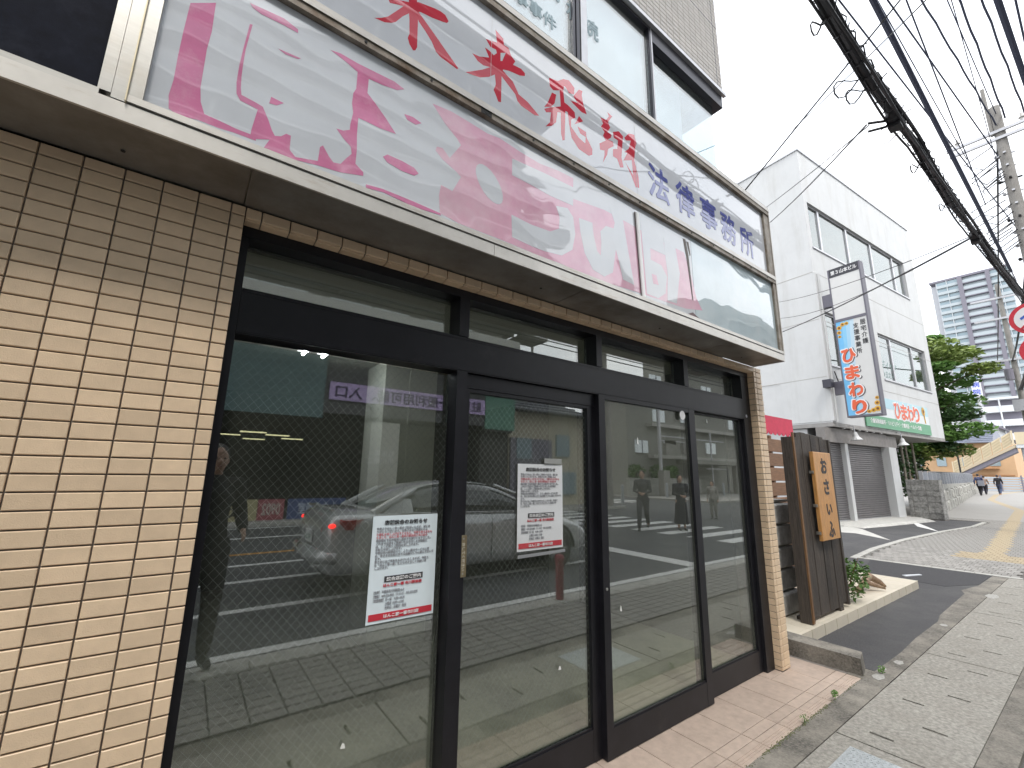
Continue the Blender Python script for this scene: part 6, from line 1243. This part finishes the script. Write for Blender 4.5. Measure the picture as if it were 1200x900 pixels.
for sgn in (-1, 1):
    part('pillar', MB().tube([(.60, sgn * .735, 1.02), (1.02, sgn * .70, 1.235), (1.25, sgn * .665, 1.35)], [.05, .055, .03], 8), m_silver, car)
    part('pillar', MB().tube([(3.60, sgn * .76, .97), (3.05, sgn * .70, 1.25), (2.62, sgn * .65, 1.395)], [.028, .026, .024], 8), m_silver, car)
    part('quarter_panel', MB().hull8([(.70, sgn * .70, .98), (1.18, sgn * .78, .98), (1.18, sgn * .815, .98), (.70, sgn * .76, .98)], [(.98, sgn * .62, 1.22), (1.15, sgn * .66, 1.20), (1.15, sgn * .735, 1.20), (.98, sgn * .72, 1.20)]), m_silver, car)
    part('window_trim', MB().tube([(.95, sgn * .86, 1.015), (2.0, sgn * .88, 1.00), (3.45, sgn * .87, .965)], .012, 6), m_rim, car)
    for x in (.95, 3.80):
        wl = part('wheel', MB().cyl((x, sgn * .915 - (.22 if sgn > 0 else 0), .33), .33, .22, 'y', 28), m_tyre, car)
        rm = MB().cyl((x, sgn * .925 - (.01 if sgn > 0 else 0), .33), .23, .012, 'y', 24)
        part('rim', rm, m_dark, wl)
        sp__ = MB()
        for k in range(5):
            t_ = k * 1.2566; sp__.bar((x, sgn * .935, .33), (x + .22 * math.cos(t_), sgn * .935, .33 + .22 * math.sin(t_)), .05, .02, up=(0, 1, 0))
        part('spokes', sp__, m_rim, wl); part('wheel_arch', MB().tube([(x + .40 * math.cos(a_), sgn * .905, .33 + .40 * math.sin(a_)) for a_ in [q * math.pi / 12 for q in range(13)]], .025, 6), m_tyre, car)
    part('tail_lamp', MB().hull8([(-.005, sgn * .55, .80), (.30, sgn * .915, .84), (.34, sgn * .925, .90), (.02, sgn * .60, .86)], [(.03, sgn * .55, .93), (.22, sgn * .905, .96), (.44, sgn * .92, .97), (.08, sgn * .62, .97)]), m_tail, car)
    part('brake_light', MB().ball((.07, sgn * .80, .89), .05, .04, .03, 10, 6), m_tailon, car)
    part('door_handle', MB().tube([(1.55, sgn * .925, .87), (1.65, sgn * .945, .875), (1.75, sgn * .925, .87)], .014, 6), m_silver, car); part('door_handle', MB().tube([(2.65, sgn * .93, .86), (2.75, sgn * .95, .865), (2.85, sgn * .93, .86)], .014, 6), m_silver, car)
    for x in (1.32, 2.42, 3.45): part('door_gap', MB().tube([(x, sgn * .925, .35), (x + .01, sgn * .932, .62), (x + .02, sgn * .915, .90)], .006, 4), m_dark, car)
    part('wing_mirror', MB().ball((3.15, sgn * .98, 1.02), .07, .10, .06, 10, 7), m_silver, car)
    part('headlamp', MB().ball((4.50, sgn * .66, .66), .16, .12, .07, 12, 7), m_rim, car)
part('number_plate', MB().box(-.03, -.01, -.165, .165, .62, .78), m_sticker, car)
text('57-26', .12, (-.032, 0, .68), (0, -1, 0), (0, 0, 1), mat('plate_green', (.03, .18, .08), .5), car, 'plate_number', align='CENTER')
part('rear_bumper', MB().tube([(.12, -.86, .50), (-.02, -.6, .50), (-.06, 0, .50), (-.02, .6, .50), (.12, .86, .50)], [.07, .09, .10, .09, .07], 8), m_silver, car, smooth=True)
part('boot_lip', MB().tube([(.10, -.66, 1.075), (.04, 0, 1.115), (.10, .66, 1.075)], .022, 6), m_silver, car)

# ================================================================== ACROSS THE STREET (mirrored in the windows and the signboard)
struct('opposite_pavement', MB().box(-60, 18.4, -30, -13.0, -.3, -.03).box(27.2, 90, -40, -13.0, -.3, -.03), m_pfar)
for k in range(52): 
    if not 18.4 < -10 + k * .9 < 27.2: struct('opposite_kerb', MB().cbox(-10 + k * .9, -9.12 + k * .9, -13.12, -12.98, -.2, -.01, .01, 'z+'), m_kerb)
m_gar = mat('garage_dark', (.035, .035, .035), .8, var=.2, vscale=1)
ob = thing('parking_building', 'tall grey block with stacked balconies over a dark parking entrance across the street', 'building', (2, -18, 0), wc=True)
m_ow = mat('opp_wall', (.38, .375, .34), .8, var=.06, vscale=1); m_teal = mat('teal_panel', (.085, .155, .16), .4, var=.1, vscale=2); m_ob = mat('balcony_face', (.36, .38, .40), .6, var=.05, vscale=1)
part('upper_wall', MB().box(-30, 12.4, -26, -14.9, 5.6, 22.3), m_ow, ob)
part('end_wing', MB().box(12.4, 13.2, -25, -15.0, 8.35, 22.28), m_ow, ob)
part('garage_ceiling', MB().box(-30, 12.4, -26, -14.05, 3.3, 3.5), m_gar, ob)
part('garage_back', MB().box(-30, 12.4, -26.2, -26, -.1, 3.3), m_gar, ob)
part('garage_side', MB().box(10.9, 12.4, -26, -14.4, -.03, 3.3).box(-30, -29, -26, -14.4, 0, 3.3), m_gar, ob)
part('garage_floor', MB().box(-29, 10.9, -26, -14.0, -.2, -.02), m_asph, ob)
part('teal_front', MB().box(-30, 4.2, -14.2, -14.0, 3.3, 5.6), m_teal, ob)
part('dark_front', MB().box(4.21, 10.9, -14.3, -14.05, 3.3, 5.6), mat('dark_fascia', (.07, .07, .075), .6), ob)
part('green_front', MB().box(10.9, 12.5, -14.2, -14.0, 3.4, 5.6), mat('green_panel', (.10, .24, .18), .4), ob)
part('entrance_pillar', MB().box(5.9, 7.0, -14.6, -13.9, -.03, 3.3), m_ow, ob)
part('entrance_pillar', MB().box(.2, .7, -15.6, -14.9, -.03, 3.3).box(-6, -5.4, -15.6, -14.9, -.03, 3.3), m_twd, ob)
text('駐車場\n市川第二', .26, (6.85, -13.89, 2.0), (-1, 0, 0), (0, 0, 1), m_inkw, ob, 'pillar_lettering')
part('cornice', MB().box(-30, 12.6, -14.9, -13.7, 7.25, 7.58), mat('cornice', (.50, .50, .47), .7), ob)
part('fascia_wall', MB().box(-30, 12.4, -14.9, -14.2, 5.6, 7.25), m_ow, ob)
for x0, x1 in ((1.3, 1.82), (1.88, 2.65), (2.71, 3.45), (4.26, 5.07), (5.11, 5.87), (6.0, 6.7), (6.8, 7.5), (8.31, 9.1), (9.86, 10.63), (-1.2, -.5), (-.4, .3)):
    part('window', MB().box(x0, x1, -14.90, -14.86, 7.78, 8.08), mat('opp_window', (.62, .65, .66), .3, emit=(.8, .9, .95), estr=.25), ob)
for k in range(5):
    z = 8.6 + k * 2.85
    part('balcony', MB().box(-30, 14.1, -14.9, -13.7, z - .18, z).box(-30, 14.1, -13.85, -13.7, z, z + 1.05).box(13.95, 14.1, -14.9, -13.85, z, z + 1.05), m_ob, ob)
    part('slab_edge', MB().box(-30, 14.12, -13.70, -13.66, z - .2, z - .08).box(-30, 14.12, -13.70, -13.66, z + 1.0, z + 1.10), mat('edge_white', (.75, .75, .75), .6), ob)
    part('rail', MB().box(-30, 14.0, -13.90, -13.86, z + 1.55, z + 1.62), mat('edge_white'), ob)
    part('balcony_recess', MB().box(-29, 13.3, -14.97, -14.905, z + .1, z + 2.3), m_twd, ob)
for x in (-9, -4.5, 0, 4.5, 9, 13.3): part('party_wall', MB().box(x, x + .12, -14.9, -13.87, 8.3, 22.0), m_ow, ob)
m_glow = mat('garage_lamp', (.8, .8, .6), emit=(.95, .9, .5), estr=1.6)
for x, y in ((2.1, -17.5), (3.1, -18.6), (1.4, -19.6), (4.0, -20.5), (2.6, -22), (-1.5, -19)): part('garage_lamp', MB().box(x, x + .9, y, y + .06, 2.9, 2.95), m_glow, ob)
bn2 = thing('purple_banner', 'long pale purple banner with dark lettering over the parking entrance across the street', 'banner', (7.5, -13.9, 4), wc=True)
m_pur = mat('banner_purple', (.50, .38, .66), .6)
part('banner_sheet', MB().box(4.35, 10.85, -14.0, -13.97, 3.98, 4.62), m_pur, bn2)
part('seam', MB().box(6.15, 6.18, -13.968, -13.965, 3.98, 4.62), m_dark, bn2)
text('駐車場一般利用可能、入口', .5, (7.6, -13.96, 4.30), (-1, 0, 0), (0, 0, 1), mat('banner_ink', (.05, .03, .10), .6), bn2, 'banner_lettering', bold=.03, fit=(6.1, .46))
gb = thing('ground_banners', 'row of low banners in ochre, red and blue fixed along the parking frontage', 'banner', (3, -13.8, 0), wc=True)
for x0, x1, c, s_, ink in ((1.0, 2.55, (.40, .36, .20), '土', (.05, .05, .04)), (2.56, 3.3, (.32, .08, .10), '0902', (.5, .45, .4)), (3.4, 5.2, (.06, .09, .22), '山中企画室', (.45, .5, .6)), (-1.2, .95, (.36, .33, .22), '市川', (.05, .05, .04))):
    part('low_banner', MB().box(x0, x1, -13.86, -13.83, -.03, .6), mat('lb_%d' % int(x0 * 10), c, .8), gb)
    text(s_, .4, ((x0 + x1) / 2, -13.82, .30), (-1, 0, 0), (0, 0, 1), mat('li_%d' % int(x0 * 10), ink, .7), gb, 'banner_lettering', bold=.02, fit=(min(1.2, (x1 - x0) * .7) * (.35 if len(s_) == 1 else 1), .36))
part('round_emblem', MB().tube([(1.7 + .24 * math.cos(t_), -13.815, .3 + .24 * math.sin(t_)) for t_ in [q * .3142 for q in range(21)]], .025, 5).bar((1.56, -13.815, .3), (1.84, -13.815, .36), .03), m_dark, gb)
rb_ = thing('traffic_light', 'small lit red light on a short pole at the left edge of the reflection', 'light', (.86, -6.2, -.13), wc=True)
part('post', MB().cyl((.95, -9.6, -.13), .03, 2.0, 'z', 8), m_pl, rb_)
part('red_lamp', MB().ball((.95, -9.52, 1.88), .05, .03, .05, 10, 6), mat('red_lamp', (.9, .05, .05), emit=(1, .04, .03), estr=9), rb_)
rb_['label'] = 'small lit red lamp on a thin post across the road'
# house with tiled roof, and the one beyond the gap
h1 = thing('tiled_roof_house', 'two storey cream house with a dark tiled roof across the street', 'house', (16, -18, 0), wc=True)
m_cream = mat('opp_cream', (.50, .46, .36), .8, var=.06, vscale=1); m_rf = mat('opp_roof', (.10, .105, .12), .6, var=.2, vscale=3)
part('wall', MB().box(12.9, 18.0, -24, -15.0, -.03, 4.5), m_cream, h1)
part('front_screen', MB().box(12.95, 15.6, -15.0, -14.9, -.03, 3.2), m_twd, h1)
part('roof', MB().hull8([(12.6, -24.5, 4.5), (18.3, -24.5, 4.5), (18.3, -14.3, 4.5), (12.6, -14.3, 4.5)], [(12.8, -19.6, 6.3), (18.1, -19.6, 6.3), (18.1, -19.3, 6.3), (12.8, -19.3, 6.3)]), m_rf, h1)
for x0, x1, z0, z1 in ((13.3, 14.2, 2.2, 3.2), (15.9, 16.8, 2.4, 3.5), (16.2, 17.2, .5, 1.6)): part('window', MB().box(x0, x1, -14.99, -14.86, z0, z1), m_twg, h1)
for k in range(6): part('roof_course', MB().bar((12.6, -14.4 - k * .8, 4.55 + k * .29), (18.3, -14.4 - k * .8, 4.55 + k * .29), .08), m_rf, h1)
part('pergola', MB().box(13.2, 14.75, -15.5, -14.2, 8.15, 8.3).box(14.7, 14.8, -15.5, -15.4, 6.1, 8.15).box(13.2, 13.3, -15.5, -15.4, 6.1, 8.15), m_ow, h1)
c1 = thing('grey_apartment_block', 'broad grey-beige apartment block with ledges and small windows across the junction', 'building', (36, -24, 0), wc=True)
m_ap = mat('apartment_wall', (.27, .265, .24), .85, var=.06, vscale=.6)
part('wall', MB().box(35.7, 60, -24, -20.6, 0, 15.5), m_ap, c1)
part('lower_wing', MB().box(28.5, 35.69, -24, -20.61, 0, 8.8), m_ap, c1)
for z in (2.9, 5.5, 8.9, 11.4): part('ledge', MB().box(31 if z < 8 else 35.6, 60.3, -20.6, -20.0, z, z + .28), mat('ledge', (.42, .41, .38), .8), c1)
for x, z in ((31.9, 6.0), (29.4, 3.3), (36, 6.2), (40, 3.6), (44.5, 6.2), (31.9, 9.1), (36, 9.1), (40, 9.1), (48, 6.2), (48, 3.6)):
    w_ = part('window', MB().box(x, x + 1.6, -20.6, -20.5, z, z + 1.0), mat('opp_window'), c1); part('frame', MB().box(x + .78, x + .84, -20.5, -20.45, z, z + 1.0), m_twd, w_)
part('porch', MB().box(35, 42, -20.6, -18.5, 2.5, 2.85).box(41.4, 41.8, -19, -18.6, 0, 2.5), m_ap, c1)
ow_ = thing('garden_wall', 'low stone wall with planting in front of the grey apartment block', 'wall', (33, -19.8, 0), wc=True)
part('wall_base', MB().box(27.6, 37.5, -20.1, -19.8, 0, 1.3), m_stone, ow_)
g = random.Random(77)
for x in (29, 31.7, 33.6):
    s_ = thing('round_bush', {29: 'round bush at the left end of the stone wall', 31.7: 'round bush in the middle above the stone wall', 33.6: 'round bush at the right above the stone wall'}[x], 'shrub', (x, -20.2, 1.2), 0, 'bushes on the stone wall')
    mb = MB(); leaf_cloud(mb, (0, 0, .6), (.9, .5, .6), 500, .12, g); part('foliage', mb, m_leaf, s_, kind='stuff'); part('stem', MB().cyl((0, 0, -.2), .05, .8), m_bark, s_)
sp2 = thing('signal_pole', 'tall grey pole with a long arm, street sign plates and signals at the junction', 'traffic signal', (30.3, -19, 0), wc=True)
part('pole', MB().cyl((30.3, -18.9, -.03), .14, 8.2, 'z', 12), m_alu, sp2); part('arm', MB().cyl((30.3, -18.8, 4.55), .05, 9.6, 'x', 8).cyl((30.3, -18.8, 4.2), .04, 4, 'x', 8), m_alu, sp2)
for x, z in ((31.0, 3.55), (33.4, 3.7), (35.0, 3.6)): part('signal_head', MB().box(x - .3, x + .3, -18.9, -18.6, z - .45, z + .45), m_pole, sp2)
for k in range(3): part('name_plate', MB().box(30.6 + k * .1, 32.2, -18.75, -18.72, 3.95 - k * .01 + .35 * (k > 3), 4.25), m_alu, sp2)
part('control_box', MB().box(30.05, 30.85, -19.0, -18.5, .0, 1.9), m_pole, sp2)
lt2 = thing('goal_mast', 'thin pale mast with a crossbar standing by the apartment porch', 'mast', (38.6, -19, 0), wc=True)
part('mast', MB().cyl((38.6, -19.3, 0), .07, 5.4, 'z', 8).box(37.6, 41.2, -19.35, -19.25, 2.1, 2.2).box(41.1, 41.2, -19.35, -19.25, .0, 2.1), m_alu, lt2)
for k, x in enumerate((20.0, 28.6, 29.8, 31.2, 36.5, 40.6, 42.3)):
    b_ = single('bollard', MB().cyl((x, -14.2 if x < 28 else -17.3, -.03), .09, .95, 'z', 12).ball((x, -14.2 if x < 28 else -17.3, .92), .09, .09, .08, 12, 6), m_ob, ['bollard alone left of the side street', 'bollard at the junction corner, first from the side street', 'second bollard from the side street', 'third bollard from the side street', 'bollard before the apartment porch', 'bollard beside the thin mast', 'last bollard far right of the reflection'][k], 'bollard', 'bollards at the junction')
p4 = thing('utility_pole', 'utility pole standing in front of the cream house across the street', 'utility pole', (18.2, -13.5, 0), wc=True)
part('pole_shaft', MB().tube([(18.2, -13.5, 0), (18.2, -13.5, 12)], [.18, .12], 12), m_pole, p4)
part('crossarm', MB().box(16.9, 19.5, -13.55, -13.45, 8.2, 8.3).box(17.3, 19.1, -13.55, -13.45, 9.6, 9.7), m_alu, p4)
for k, (z, y) in enumerate(((9.7, -13.3), (9.7, -13.7), (8.3, -13.2), (8.3, -13.8), (6.4, -13.5), (5.9, -13.5))):
    cable('cable', sagline((-30, y, z), (60, y, z), .5, 30), .03 if k < 4 else .05, ['upper near', 'upper far', 'middle near', 'middle far', 'lower thick', 'lowest thick'][k] + ' cable along the opposite side of the street', group='cables on the opposite side')
rd = single('red_hydrant_post', MB().cyl((4.50, -2.28, 0), .05, .45, 'z', 12).ball((4.50, -2.28, .47), .065, .065, .06, 12, 7), mat('post_red', (.25, .02, .04), .5), 'short dark red post on the kerb seen in the second pane', 'post')
